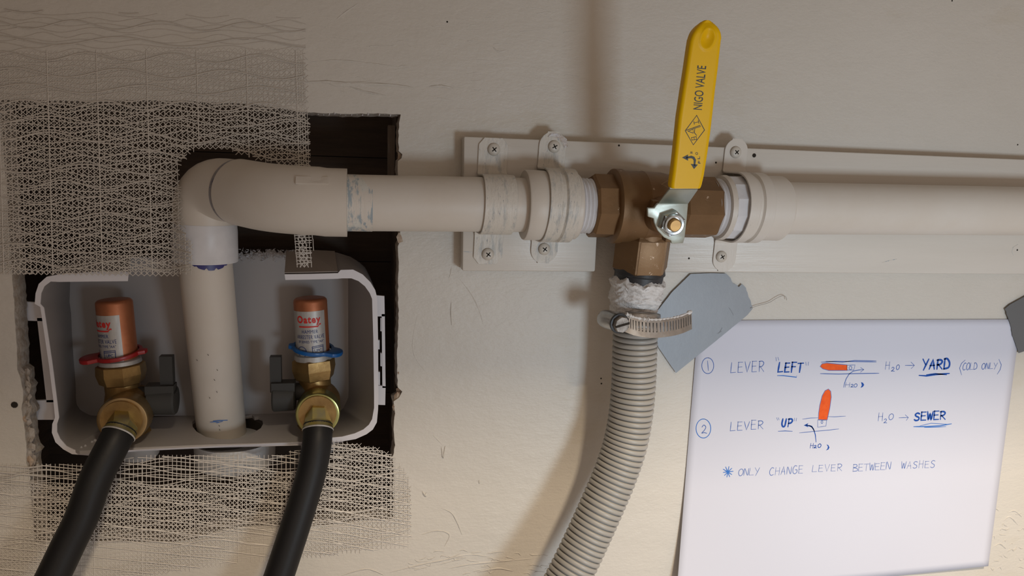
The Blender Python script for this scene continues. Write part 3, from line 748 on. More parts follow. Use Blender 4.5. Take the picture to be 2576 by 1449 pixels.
prt += [hs([(300, 880), (325, 876), (338, 881), (346, 895), (344, 922)], 0.0014)]
def tri(a, b, c): return [hp(*a), hp(*b), hp(*c)], [(0, 1, 2)]
prt += [tri((271, 880), (306, 862), (306, 898)), tri((341, 947), (322, 917), (364, 921))]
for ch, (a, b), ang in (('F', (372, 907), 80), ('L', (369, 881), 92), ('O', (357, 856), 130), ('W', (326, 850), 180)):
    o = hp(a, b); r = math.radians(ang); e1 = (hp(a + 10, b) - o).normalized(); e2 = (hp(a, b - 10) - o).normalized(); s = 0.0015
    xd = (e1 * math.cos(r) + e2 * math.sin(r)) * s; yd = (-e1 * math.sin(r) + e2 * math.cos(r)) * s
    prt.append(quad_text(ch, o - xd * 0.5 - yd * 0.5, xd, yd, 0.015))
add('printed_mark', join(*prt), M_black, grip, smooth=0, label='black printed words, diamond mark and flow arrows')

# ------------------------------------------------------------------ grey drain hose under the valve
pe = C + D_ * p_end
hpts = [(1600, 800, -0.0335), (1597, 870, -0.0335), (1594, 960, -0.034), (1587, 1040, -0.035), (1572, 1120, -0.036), (1545, 1200, -0.038), (1510, 1282, -0.041), (1472, 1366, -0.044), (1432, 1449, -0.048), (1390, 1530, -0.052), (1340, 1620, -0.056), (1290, 1780, -0.062), (1250, 2000, -0.070), (1240, 2350, -0.080)]
hpath = catmull([P(*q) for q in hpts], 40)
dist = [0]
for a, b in zip(hpath, hpath[1:]): dist.append(dist[-1] + (b - a).length)
pitch = 0.00375; N_ = int(dist[-1] / pitch); path, rad = [], []
ii = 0
for k in range(N_):
    for f, r in ((0.0, 0.0127), (0.07, 0.0127), (0.13, 0.0145), (0.30, 0.0149), (0.66, 0.0149), (0.86, 0.0145), (0.93, 0.0128)):
        s = (k + f) * pitch
        while ii < len(dist) - 2 and dist[ii + 1] < s: ii += 1
        t = (s - dist[ii]) / max(1e-9, dist[ii + 1] - dist[ii]); path.append(hpath[ii].lerp(hpath[ii + 1], t)); rad.append(r)
hose = thing('drain_hose', P(1600, 800, -0.034), 'grey ribbed drain hose hanging from the bottom port of the brass valve', 'hose')
add('corrugated_tube', sweep(path, rad, 40, up=(1, 0, 0), caps=False), M_hose, hose, smooth=60)
top = P(1618, 680, YC - 0.003); bot = P(1600, 800, -0.0335); cd = (bot - top).normalized(); Lc = (bot - top).length
pe2 = pe - D_ * 0.001
add('rubber_cuff', lathe(pe2, cd, [(0, 0.0165), (0.003, 0.0172), (0.004, 0.0162), (0.012, 0.0160), (Lc + 0.001, 0.0145)], 48), M_rubber, hose, smooth=40)
V, F = [], []
nr, ns = 44, 80
for i in range(nr + 1):
    s = i / nr
    for k in range(ns):
        a = 2 * math.pi * k / ns
        rough = noise1(a * 3 + s * 9, 1.0) * 0.6 + noise1(a * 7 - s * 17, 4.0) * 0.5 + noise1(a * 2 + s * 31, 9.0) * 0.5
        th0 = 0.0055 + 0.0016 * noise1(a * 4, 2) + (0.0025 if math.cos(a - 1.1) > 0.35 else 0)
        dpos = th0 + s * (Lc - th0 - 0.0005) + 0.0005 * noise1(a * 9 + i, 3)
        base = 0.0186 - 0.0026 * s + 0.0006 * math.sin(s * 14)
        edge = min(1, s * 8, (1 - s) * 7)
        r = 0.0150 + (base - 0.0150) * edge + 0.0008 * rough * edge + rnd.uniform(-0.00015, 0.00015)
        p = pe2 + cd * dpos
        V.append(p + Vector((1, 0, 0)) * (r * math.cos(a)) + Vector((0, -1, 0)) * (r * math.sin(a)))
for i in range(nr):
    for k in range(ns):
        k2 = (k + 1) % ns; F.append((i * ns + k, i * ns + k2, (i + 1) * ns + k2, (i + 1) * ns + k))
add('sealant', (V, F), M_putty, hose, smooth=60, kind='stuff', label='lumpy white sealant smeared round the rubber cuff')

# ------------------------------------------------------------------ hose clamp
kc = P(1603, 815, -0.0335)
kt = thing('hose_clamp', kc, 'stainless hose clamp with slotted screw and loose tail round the top of grey hose', 'clamp')
cz = Vector((0.05, 0.34, 1)).normalized()          # the ring tips down towards the viewer
cx_ = Vector((1, 0, 0)); cx_ = (cx_ - cz * cx_.dot(cz)).normalized(); cy_ = cz.cross(cx_)     # cy_ away from viewer
def ring(a, r, h=0.0): return kc + cx_ * (r * math.cos(a)) + cy_ * (r * math.sin(a)) + cz * h
bw = 0.0118
def band(a0, r0, a1, r1, n, off=0.0, slots=None):
    V, F = [], []
    hs_ = [-0.5, -0.20, 0.32, 0.5]
    for i in range(n + 1):
        t = i / n; a = a0 + (a1 - a0) * t; r = r0 + (r1 - r0) * t
        if callable(off): c = off(t)
        else: c = None
        for h in hs_:
            p = ring(a, r, h * bw) if c is None else c + cz * (h * bw)
            V.append(p)
    for i in range(n):
        for k in range(3):
            if slots and k == 1 and i >= slots and i % 3 == 1: continue
            F.append((i * 4 + k, i * 4 + k + 1, i * 4 + 5 + k, i * 4 + 4 + k))
    return V, F
def sol06(o):
    md = o.modifiers.new('s', 'SOLIDIFY'); md.thickness = 0.0007; md.offset = 0
add('band', band(math.radians(-135), 0.0150, math.radians(215), 0.0150, 90), M_clamp, kt, smooth=50, mods=[sol06])
scr = P(1561, 815, -0.0525)
tb = [P(1572, 812, -0.0500), P(1600, 822, -0.0515), P(1640, 827, -0.0520), P(1680, 824, -0.0495), P(1712, 817, -0.0450), P(1739, 806, -0.0380)]
tp = catmull(tb, 12)
def toff(t):
    f = t * (len(tp) - 1); i = min(int(f), len(tp) - 2); return tp[i].lerp(tp[i + 1], f - i)
add('slotted_tail', band(0, 0, 0, 0, 69, toff, slots=2), M_clamp, kt, smooth=0, mods=[sol06], label='loose end of the band with cut slots')
hb = P(1518, 800, -0.036); ht = P(1556, 812, -0.048)
add('screw_housing', sweep(catmull([hb + (ht - hb) * t + Vector((0, 0, 0)) for t in (-0.15, 0.2, 0.6, 1.0)], 4), [0.0035, 0.0050, 0.0055, 0.0058, 0.0060, 0.0062, 0.0062, 0.0062, 0.0062, 0.0062, 0.0062, 0.0062, 0.0060][:13], 24), M_clamp, kt, smooth=40)
sdv = (scr - hb).normalized() * 0.55 + Vector((0, -1, -0.1)) * 0.6; sdv.normalize()
add('washer', lathe(scr - sdv * 0.003, sdv, [(0, 0.0062), (0.0012, 0.0066), (0.0022, 0.0064), (0.0024, 0.0052)], 32), M_rubber, kt, label='dark ring behind the screw head')
hd = add('screw', lathe(scr - sdv * 0.001, sdv, [(0, 0.0054), (0.0030, 0.0054), (0.0036, 0.0050), (0.0036, 0.0001)], 8, phase=0.2), M_scr2, kt, smooth=20)
su = cx_.cross(sdv).normalized(); sw_ = su.cross(sdv).normalized()
sl = (sw_ * 0.97 + su * 0.25).normalized(); sn = sl.cross(sdv)
add('slot', box(scr + sdv * 0.0026, 0.0100, 0.0014, 0.0006, (sl, sn, sdv)), M_hole, hd, smooth=0)
sp_ = [toff(t / 40) + cz * (bw * 0.5) + Vector((0, -0.0001, 0)) for t in range(1, 41)]
add('sealant_smear', sweep(sp_, [max(0.0003, (0.0019 if t < 14 else 0.0010) * (0.55 + 0.5 * noise1(t * 1.9, 3) + 0.25 * noise1(t * 5.1, 1)) + (0.0008 if t > 36 else 0)) for t in range(40)], 10), M_putty, kt, smooth=60, kind='stuff', label='white sealant along the upper band edge')

# ------------------------------------------------------------------ paper note
def paper_y(px, py):
    l = max(0.0, (py - 1120) / 330.0); side = max(0.0, 1 - (px - 1715) / 260.0)
    rr = max(0.0, (px - 2250) / 240.0)
    return -0.0009 - 0.0075 * l * l * side ** 2 - 0.0035 * max(0, (py - 1230) / 200.0) ** 2 * rr
TLc, TRc, BRc, BLc = (1757, 806), (2568, 803), (2486, 1424), (1700, 1495)
V, F = [], []
nu, nv = 40, 36
for i in range(nv + 1):
    t = i / nv
    for k in range(nu + 1):
        s = k / nu
        xa_ = TLc[0] + (BLc[0] - TLc[0]) * t; xb_ = TRc[0] + (BRc[0] - TRc[0]) * t
        ya_ = TLc[1] + (BLc[1] - TLc[1]) * t; yb_ = TRc[1] + (BRc[1] - TRc[1]) * t
        if t > 0.5: xa_ += 4 * (t - 0.5)
        x = xa_ + (xb_ - xa_) * s; y = ya_ + (yb_ - ya_) * s + 14 * t * t * math.sin(s * math.pi) * 0.3
        V.append(P(x, y, paper_y(x, y)))
for i in range(nv):
    for k in range(nu):
        q = i * (nu + 1) + k; F.append((q, q + 1, q + nu + 2, q + nu + 1))
note = thing('paper_note', P(2100, 1150, 0), 'white sheet of handwritten blue valve instructions taped to the wall under the pipe', 'paper note')
def sol01(o):
    md = o.modifiers.new('s', 'SOLIDIFY'); md.thickness = 0.00022; md.offset = 0
add('sheet', (V, F), M_paper, note, smooth=60, mods=[sol01])
NY = Vector((0, -1, 0)); PX = 1.0 / FOC * 0.50
def ink(pts, w):
    out = []
    for i in range(len(pts) - 1):
        a, b = pts[i], pts[i + 1]; n = max(1, int(math.hypot(b[0] - a[0], b[1] - a[1]) / 10))
        for k in range(n): out.append((a[0] + (b[0] - a[0]) * k / n, a[1] + (b[1] - a[1]) * k / n))
    out.append(pts[-1])
    return ribbon([P(a, b, paper_y(a, b) - 0.00018) for a, b in out], w * 1.12 * PX, NY)
def arc(cx, cy, rx, ry, a0, a1, n=12):
    return [(cx + rx * math.cos(math.radians(a0 + (a1 - a0) * k / n)), cy - ry * math.sin(math.radians(a0 + (a1 - a0) * k / n))) for k in range(n + 1)]
G = {   # stroke letters in a unit box, y up
 'L': [[(0.1, 1), (0, 0), (0.9, 0.05)]], 'E': [[(0.1, 1), (0.05, 0), (0.9, 0.02)], [(0.05, 0.98), (0.85, 1)], [(0.08, 0.52), (0.75, 0.55)]],
 'V': [[(0, 1), (0.45, 0), (0.95, 1)]], 'R': [[(0.1, 0), (0.12, 1)], [(0, 0.97), (0.6, 1), (0.9, 0.8), (0.6, 0.52), (0.12, 0.45)], [(0.3, 0.46), (0.95, 0)]],
 'F': [[(0.1, 1), (0.1, 0)], [(0.05, 1), (0.9, 1)], [(0.1, 0.55), (0.75, 0.55)]], 'T': [[(0, 0.97), (1, 1)], [(0.5, 0.97), (0.45, 0)]],
 'U': [[(0.1, 1), (0.02, 0.35), (0.3, 0), (0.7, 0.1), (0.85, 1)]], 'P': [[(0.12, 1), (0.08, 0)], [(0, 0.98), (0.65, 1), (0.9, 0.75), (0.6, 0.48), (0.12, 0.42)]],
 'Y': [[(0, 1), (0.45, 0.5)], [(0.95, 1), (0.25, -0.1)]], 'A': [[(0, 0), (0.5, 1), (0.85, 0)], [(0.12, 0.35), (0.8, 0.38)]],
 'D': [[(0.1, 1), (0.08, 0)], [(0, 0.98), (0.5, 1), (0.95, 0.6), (0.85, 0.15), (0.08, 0)]], 'S': [[(0.9, 0.9), (0.5, 1), (0.12, 0.8), (0.3, 0.58), (0.8, 0.4), (0.75, 0.1), (0.3, 0), (0, 0.12)]],
 'W': [[(0, 1), (0.22, 0), (0.48, 0.8), (0.72, 0), (1, 1)]], 'H': [[(0.1, 1), (0.02, 0)], [(0.9, 1), (0.85, 0)], [(0.05, 0.52), (0.88, 0.55)]],
 'O': [[(0.5, 1), (0.15, 0.8), (0.02, 0.45), (0.2, 0.08), (0.5, 0), (0.85, 0.2), (0.98, 0.6), (0.8, 0.92), (0.5, 1)]],
 'N': [[(0.02, 0), (0.12, 1), (0.8, 0.02), (0.95, 1)]], 'C': [[(0.9, 0.92), (0.5, 1), (0.1, 0.65), (0.08, 0.25), (0.4, 0), (0.9, 0.12)]],
 'G': [[(0.85, 0.95), (0.4, 1), (0.05, 0.6), (0.1, 0.15), (0.5, 0), (0.9, 0.2), (0.88, 0.5), (0.5, 0.48)]],
 'B': [[(0.1, 1), (0.06, 0)], [(0.05, 0.98), (0.7, 0.95), (0.75, 0.65), (0.1, 0.52), (0.85, 0.4), (0.9, 0.1), (0.06, 0)]],
 '2': [[(0.05, 0.75), (0.4, 1), (0.8, 0.75), (0.5, 0.35), (0.02, 0.02), (0.5, 0.08), (1, 0)]]}
def word(txt, x0, y0, x1, y1, h, w, slant=0.12, gap=0.22, seed=0):
    n = len(txt); cw = (x1 - x0) / (n - gap) if n > 1 else (x1 - x0); out = []; r = random.Random(seed + n)
    for i, ch in enumerate(txt):
        lx = x0 + cw * i; wd = cw * (1 - gap) if n > 1 else cw; yb_ = y0 + (y1 - y0) * (lx - x0) / max(1, (x1 - x0)); hh = h * r.uniform(0.92, 1.08)
        for st in G[ch]:
            pts = [(lx + wd * a + slant * hh * b, yb_ - hh * b) for a, b in st]
            if len(pts) > 3: 
                c = catmull([Vector((p[0], p[1], 0)) for p in pts], 4); pts = [(p.x, p.y) for p in c]
            out.append(ink(pts, w))
    return join(*out)
thin, bold, lite = [], [], []
thin += [ink(arc(1780.5, 920, 15, 20, 80, 445, 24), 1.8), ink([(1780, 908), (1782, 932)], 1.9), word('LEVER', 1838, 938, 1922, 934, 25, 2.0, 0.05)]
bold += [word('LEFT', 1957, 936, 2018, 936, 24, 5.0, 0.12, 0.25, 3)]
thin += [ink(q, 1.8) for q in ([(1952, 899), (1953, 908)], [(1957, 899), (1959, 906)], [(2027, 911), (2028, 919)], [(2034, 911), (2033, 919)])]
lite += [ink([(1956, 945), (1970, 945), (1988, 947), (2004, 949), (2004, 946)], 2.4)]
thin += [ink([(2066, 911), (2100, 909), (2140, 909.5), (2204, 910.5)], 2), ink([(2078, 909), (2120, 911), (2150, 907), (2204, 908)], 2), ink([(2064, 940), (2110, 941), (2150, 940), (2211, 939)], 2.2)]
def outline(pts, w, y=0): return ink(pts + [pts[0]], w)
lv1 = [(2131, 918), (2131, 932), (2110, 932), (2085, 932), (2070, 928), (2063, 922), (2068, 915), (2080, 913), (2100, 915)]
lv2 = [(1700 + a / 3.45, 880 + b / 3.45) for a, b in ((1237, 605), (1240, 550), (1250, 480), (1270, 400), (1295, 355), (1325, 340), (1345, 360), (1350, 410), (1338, 500), (1315, 608), (1275, 608))]
def blob(pts):
    V = [P(a, b, paper_y(a, b) - 0.00014) for a, b in pts]; return V, [tuple(range(len(V)))]
org_l = [blob(lv1), blob(lv2)]
thin += [outline(lv1, 1.5), outline(lv2, 1.5), outline([(2131, 919), (2151, 918), (2148, 931), (2131, 931)], 1.6), ink(arc(2139.5, 925.5, 3.6, 4.4, 0, 360, 10), 1.6)]
def z8(l): return [(1700 + a / 3.45, 880 + b / 3.45) for a, b in l]
thin += [ink(z8([(1458, 325), (1465, 290), (1480, 250), (1505, 210), (1540, 185), (1590, 175), (1630, 172)]), 2.2), ink(z8([(1605, 155), (1632, 172), (1605, 193)]), 2.2)]
thin += [word('H', 2126, 974, 2138, 974, 12, 1.8), word('2', 2140, 974, 2147, 974, 8, 1.8), word('O', 2148, 974, 2156, 974, 9, 1.8)]
bold += [blob([(2166, 961), (2171, 963), (2174, 968), (2171, 973), (2165, 976), (2168, 969)]), blob([(1700 + a / 3.45, 880 + b / 3.45) for a, b in ((1308, 820), (1325, 828), (1334, 848), (1325, 865), (1302, 874), (1317, 858), (1320, 840))])]
def z4(l): return [(2160 + a / 3.6226, 860 + b / 3.6226) for a, b in l]
thin += [word('H', 2227, 929, 2238, 929, 20, 1.9, 0.08), word('2', 2242, 934, 2250, 934, 11, 1.9), word('O', 2254, 930, 2262, 930, 13, 1.9),
         ink(z4([(425, 215), (505, 215)]), 2.0), ink(z4([(478, 185), (508, 215), (480, 243)]), 2.0)]
bold += [word('YARD', 2320, 928, 2388, 928, 24, 5.4, 0.10, 0.18, 5), ink(z4([(553, 306), (620, 310), (700, 298), (825, 288)]), 4.2), ink(z4([(620, 300), (700, 290), (800, 300)]), 3.2)]
thin += [ink([(2428, 906), (2419, 914), (2414, 926), (2419, 943)], 1.9), word('COLD', 2421, 931, 2457, 929, 17, 1.9, 0.15, 0.12, 2), word('ONLY', 2469, 929, 2508, 927, 15, 1.9, 0.12, 0.15, 8), ink([(2513, 904), (2519, 918), (2516, 930), (2509, 941)], 1.9)]
lite += [ink(arc(1769.5, 1078, 18.5, 24, 70, 432, 26), 2.0)]; thin += [word('2', 1765, 1090, 1778, 1090, 22, 2.0, 0.02)]
thin += [word('LEVER', 1837, 1084, 1920, 1078, 22, 2.0, 0.05, 0.2, 4)]
bold += [word('UP', 1966, 1073, 1993, 1073, 18, 4.6, 0.12, 0.25, 4)]
thin += [ink(q, 1.8) for q in ([(1954, 1051), (1956, 1057)], [(1958, 1051), (1960, 1056)], [(1999, 1052), (1999, 1059)], [(2004, 1052), (2003, 1059)])]
thin += [ink([(1958, 1085), (1975, 1084), (1993, 1085)], 2.2), ink([(2019, 1054.5), (2040, 1051.5), (2058, 1051)], 1.5), ink([(2081, 1048), (2100, 1048.5), (2127, 1047)], 1.5),
         ink([(2011, 1089), (2050, 1085), (2085, 1082), (2110, 1079)], 1.6), outline(z8([(1232, 610), (1310, 610), (1303, 662), (1232, 672)]), 1.4), ink(arc(2067.8, 1062, 2.4, 3.6, 0, 360, 10), 1.5)]
bold += [ink(z8([(1217, 800), (1212, 740), (1195, 685), (1165, 658), (1130, 654)]), [2.4][0]), ink(z8([(1200, 700), (1180, 665), (1130, 655)]), 3.6), blob(z8([(1110, 656), (1150, 636), (1142, 655), (1150, 672)]))]
bold += [word('H', 2038, 1127, 2046, 1126, 12, 2.2, 0.1), word('2', 2047, 1127, 2054, 1127, 7, 2.0), word('O', 2057, 1126, 2065, 1126, 10, 2.0)]
thin += [word('H', 2209, 1059, 2221, 1058, 22, 1.7, 0.06), word('2', 2223, 1064, 2231, 1064, 11, 1.7), word('O', 2235, 1056, 2247, 1056, 16, 1.7), ink(z4([(368, 692), (410, 690), (450, 690)]), 1.8), ink(z4([(425, 665), (453, 690), (435, 716)]), 1.8)]
bold += [word('SEWER', 2300, 1058, 2378, 1054, 20, 4.6, 0.08, 0.15, 9)]
lite += [ink(z4([(503, 773), (620, 772), (740, 765), (845, 747)]), 3.0), ink(z4([(560, 765), (660, 742), (800, 750)]), 1.6), ink(z4([(600, 780), (700, 778), (795, 772)]), 1.8)]
for a in range(0, 180, 36):
    c, s = math.cos(math.radians(a + 6)), math.sin(math.radians(a + 6)); lite.append(ink([(1831 - 11 * c, 1187 + 13 * s), (1831 + 13 * c, 1187 - 13 * s)], 2.8))
thin += [word('ONLY', 1857, 1197, 1910, 1194, 17, 1.6, 0.1, 0.12, 1), word('CHANGE', 1935, 1196, 2020, 1190, 20, 1.6, 0.08, 0.2, 1), word('LEVER', 2043, 1187, 2118, 1184, 17, 1.6, 0.08, 0.22, 2),
         word('BETWEEN', 2145, 1186, 2241, 1180, 18, 1.6, 0.08, 0.1, 2), word('WASHES', 2267, 1179, 2352, 1176, 18, 1.6, 0.1, 0.22, 3)]
for lst, m_i, nm_ in ((thin, M_ink, 'pen_writing'), (bold, M_inkb, 'bold_writing'), (lite, M_inkl, 'blue_underline')):
    for vf in lst: add(nm_, vf, m_i, note, smooth=0)
for vf in org_l: add('lever_drawing', vf, M_orange, note, smooth=0)

# ------------------------------------------------------------------ duct tape
def tape(name, pts, m, label, y=-0.0016, jag=None, th=0.0003):
    out = []
    for i in range(len(pts)):
        a, b = pts[i], pts[(i + 1) % len(pts)]; L_ = math.hypot(b[0] - a[0], b[1] - a[1]); n = max(1, int(L_ / 6))
        for k in range(n):
            t = k / n; j_ = 1.6 if (jag and i in jag) else 0.15
            out.append((a[0] + (b[0] - a[0]) * t + rnd.uniform(-j_, j_) * (k > 0), a[1] + (b[1] - a[1]) * t + rnd.uniform(-j_, j_) * (k > 0)))
    return add(name, prism([P(a, b, y) for a, b in out], (0, -th, 0)), m, smooth=0, label=label, cat='tape')
tape('duct_tape', [(1737, 689), (1788, 687), (1826, 688), (1838, 700), (1843, 712), (1852, 716), (1858, 722), (1866, 714), (1876, 724), (1893, 776), (1880, 792), (1800, 858), (1700, 938), (1684, 915), (1655, 872), (1648, 820), (1651, 785), (1690, 735)],
     M_duct, 'blue-grey duct tape strip with a torn end on the top left corner of the note', jag={2, 3, 4, 5, 6, 7, 8})
# creases of the tape
tp_ = bpy.data.objects['duct_tape']
add('crease', join(*[ridge([(a, b), ((a + c) / 2 + 1, (b + d) / 2), (c, d)], 0.0005, 0.0003) for a, b, c, d in ((1829, 770, 1842, 792), (1814, 822, 1804, 838), (1800, 838, 1812, 832))]), M_duct, tp_, smooth=60)
for v in bpy.data.objects['crease'].data.vertices: v.co.y -= 0.0019
tape('duct_tape', [(2527, 777), (2540, 766), (2580, 744), (2680, 700), (2720, 830), (2640, 862), (2562, 888), (2549, 850), (2537, 805)], M_duct2, 'dark grey duct tape strip on the top right corner of the note', jag={8, 7})
fb = catmull([P(1888, 775, -0.0022), P(1910, 768, -0.0022), P(1935, 761, -0.0022), P(1952, 751, -0.0022), P(1968, 744, -0.0026), P(1977, 747, -0.0024), P(1979, 755, -0.002)], 5)
add('loose_thread', sweep(fb, 0.00022, 6), M_thread, tp_, smooth=60)

# ------------------------------------------------------------------ outlet box in the wall
ob = thing('outlet_box', P(550, 1110, 0.01), 'grey-white plastic washing machine outlet box recessed in the wall opening', 'outlet box')
YF, YB = 0.002, 0.052
def shell(fo, fi, bo, bi, name, m, rim_m, inner=True, rim_label=None):
    n = len(fo); A = [P(a, b, YF) for a, b in fo]; Bq = [P(a, b, YF) for a, b in fi]; Cq = [P(a, b, YB + 0.002) for a, b in bo]; Dq = [P(a, b, YB) for a, b in bi]
    V = A + Bq + Cq + Dq; F = []
    for i in range(n - 1):
        F += [(n + i, n + i + 1, 3 * n + i + 1, 3 * n + i), (i, 2 * n + i, 2 * n + i + 1, i + 1), (2 * n + i, 3 * n + i, 3 * n + i + 1, 2 * n + i + 1), (i, i + 1, n + i + 1, n + i)]
    F += [(0, n, 3 * n, 2 * n), (n - 1, 3 * n - 1, 4 * n - 1, 2 * n - 1)]
    return V, F
# left side: from the top left stub down to the bottom left corner
fo = [(324, 684), (230, 684), (150, 690), (118, 696), (98, 714), (90, 738), (88, 764), (102, 772), (112, 840), (124, 920), (134, 1000), (139, 1050), (132, 1066), (131, 1088), (140, 1112), (160, 1130), (182, 1142), (230, 1146), (300, 1136)]
fi = [(322, 707), (230, 708), (150, 709), (128, 708), (112, 720), (104, 738), (102, 764), (111, 774), (121, 840), (133, 920), (143, 1000), (149, 1050), (144, 1066), (144, 1086), (152, 1104), (168, 1122), (186, 1131), (232, 1133), (300, 1126)]
bo = [(330, 642), (260, 642), (215, 645), (192, 650), (178, 662), (172, 690), (170, 760), (174, 790), (176, 840), (180, 900), (184, 950), (186, 990), (186, 1005), (188, 1018), (196, 1030), (206, 1042), (222, 1050), (250, 1052), (300, 1052)]
bi = [(a + 5 * (1 if b > 650 else 0), b + (5 if b < 660 else -5 if b > 1035 else 0)) for a, b in bo]
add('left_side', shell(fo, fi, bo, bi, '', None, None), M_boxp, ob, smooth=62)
def rimband(o_, i_, name, label=None):
    V = [P(a, b, YF - 0.0004) for a, b in o_] + [P(a, b, YF - 0.0004) for a, b in i_]; n = len(o_); F = [(k, k + 1, n + k + 1, n + k) for k in range(n - 1)]
    def s(o):
        md = o.modifiers.new('s', 'SOLIDIFY'); md.thickness = 0.0007; md.offset = 0
    add(name, (V, F), M_rim, ob, smooth=0, mods=[s], label=label)
rimband(fo, fi, 'rim')
fo2 = [(716, 690), (780, 689), (850, 687), (857, 679), (888, 678), (912, 690), (932, 710), (944, 730), (949, 750), (951, 850), (952, 994), (951, 1030), (948, 1062), (938, 1080), (922, 1092), (895, 1104), (861, 1110), (800, 1113), (762, 1116)]
fi2 = [(718, 704), (780, 703), (850, 701), (860, 700), (884, 700), (902, 707), (918, 720), (930, 737), (936, 752), (939, 850), (941, 994), (941, 1026), (936, 1054), (928, 1068), (914, 1080), (892, 1090), (861, 1098), (800, 1104), (762, 1107)]
bo2 = [(720, 634), (766, 630), (828, 632), (850, 636), (882, 646), (904, 660), (918, 672), (928, 690), (934, 706), (912, 850), (890, 980), (886, 1000), (880, 1016), (872, 1030), (862, 1040), (846, 1046), (830, 1048), (800, 1050), (762, 1050)]
bi2 = [(722, 642), (766, 640), (818, 642), (836, 645), (856, 652), (866, 662), (872, 674), (875, 690), (876, 706), (876, 850), (877, 980), (876, 1000), (870, 1014), (864, 1026), (856, 1034), (842, 1040), (828, 1042), (800, 1044), (762, 1044)]
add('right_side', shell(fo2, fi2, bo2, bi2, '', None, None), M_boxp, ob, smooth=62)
rimband(fo2, fi2, 'rim')
# back plate with the ragged saw-cut top edge
bk = [(186, 1046), (178, 900), (172, 760), (180, 668), (215, 648), (330, 646), (455, 650)]
x = 455
while x < 735:
    x += rnd.uniform(5, 10); bk.append((x, 632 + rnd.uniform(-6, 9) + (6 if x < 590 else 0)))
bk += [(760, 634), (830, 636), (885, 650), (900, 690), (895, 900), (884, 1046)]
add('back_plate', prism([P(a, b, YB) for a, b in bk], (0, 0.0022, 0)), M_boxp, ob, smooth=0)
V, F = [], []
for k in range(150):
    x = rnd.uniform(590, 738); y = rnd.uniform(626, 646) + (rnd.random() ** 3) * 20; c = P(x, y, YB - 0.0008 - rnd.uniform(0, 0.003)); a = rnd.uniform(0, 3.14); l = rnd.uniform(0.0008, 0.0028)
    u = Vector((math.cos(a), rnd.uniform(-0.5, 0.5), math.sin(a))) * l; v = Vector((-math.sin(a), 0, math.cos(a))) * 0.0004; r0 = len(V)
    V += [c - v, c + v, c + u + v * 0.3, c + u * 0.5 + Vector((0, -0.0006, 0))]; F += [(r0, r0 + 1, r0 + 2), (r0, r0 + 2, r0 + 3)]
add('plastic_shavings', (V, F), M_shred, ob, smooth=0, kind='stuff')
# painted outer face of the top right shell
add('painted_top', prism([P(716, 688, YF + 0.0005) + Vector((0, 0, 0.0003)), P(780, 687, YF + 0.0005) + Vector((0, 0, 0.0003)), P(850, 685, YF + 0.0005) + Vector((0, 0, 0.0003)), P(842, 634, YB) + Vector((0, 0, 0.0003)), P(766, 630, YB) + Vector((0, 0, 0.0003)), P(720, 633, YB) + Vector((0, 0, 0.0003))], (0, 0, 0.0004)), M_boxtop, ob, smooth=0, label='brown-grey painted top face')
# floor with the pipe hole
zf = P(560, 1112, YF).z
fl = [P(300, 1131, YF), P(344, 1124, YF), P(522, 1116, YF), P(762, 1110, YF), P(800, 1108, YF), P(800, 1046, YB + 0.001), P(560, 1048, YB + 0.001), P(300, 1050, YB + 0.001)]
fl = [P(168, 1126, YF)] + [P(186, 1134, YF)] + fl[:4] + [P(861, 1101, YF), P(900, 1088, YF), P(862, 1040, YB + 0.001), P(212, 1046, YB + 0.001)]
# project onto a gently sloped plane through three of the corners
A_, B_, C_ = P(344, 1124, YF), P(762, 1110, YF), P(560, 1044, YB)
nfl = (B_ - A_).cross(C_ - A_).normalized()
def onfloor(px, py): return PL(px, py, A_, nfl)
ol = [onfloor(*q) for q in ((170, 1124), (200, 1134), (300, 1129), (344, 1124), (522, 1117), (762, 1110), (861, 1103), (905, 1086), (862, 1040), (700, 1041), (560, 1043), (380, 1045), (214, 1048))]
hl = [onfloor(*q) for q in ((483, 1062), (485, 1074), (495, 1086), (518, 1099), (548, 1105), (582, 1105), (614, 1099), (640, 1087), (656, 1077), (662, 1066), (660, 1052), (650, 1048), (640, 1050), (634, 1044), (620, 1046), (600, 1047), (520, 1048), (496, 1052))]
add('floor_plate', fill([ol, hl], nfl * (-0.0022 if nfl.z > 0 else 0.0022)), M_boxp, ob, smooth=0)
add('drain_shade_liner', lathe(onfloor(572, 1072) + Vector((0, 0, -0.0024)), (0, 0, -1), [(0, 0.0225), (0.020, 0.0215), (0.0201, 0.001)], 40, caps=False), M_hole, ob, label='dark liner painted as the shade in the pipe hole')  # near-black liner stands in for the shade inside the pipe hole
add('rim', prism([onfloor(a, b) + Vector((0, -0.0006, 0)) for a, b in ((240, 1136), (344, 1126), (522, 1118), (762, 1111.5), (861, 1104.5))] + [onfloor(a, b) + Vector((0, -0.0006, -0.0022)) for a, b in ((861, 1104.5), (762, 1111.5), (522, 1118), (344, 1126), (240, 1136))], (0, 0.0005, 0)), M_rim, ob, smooth=0)
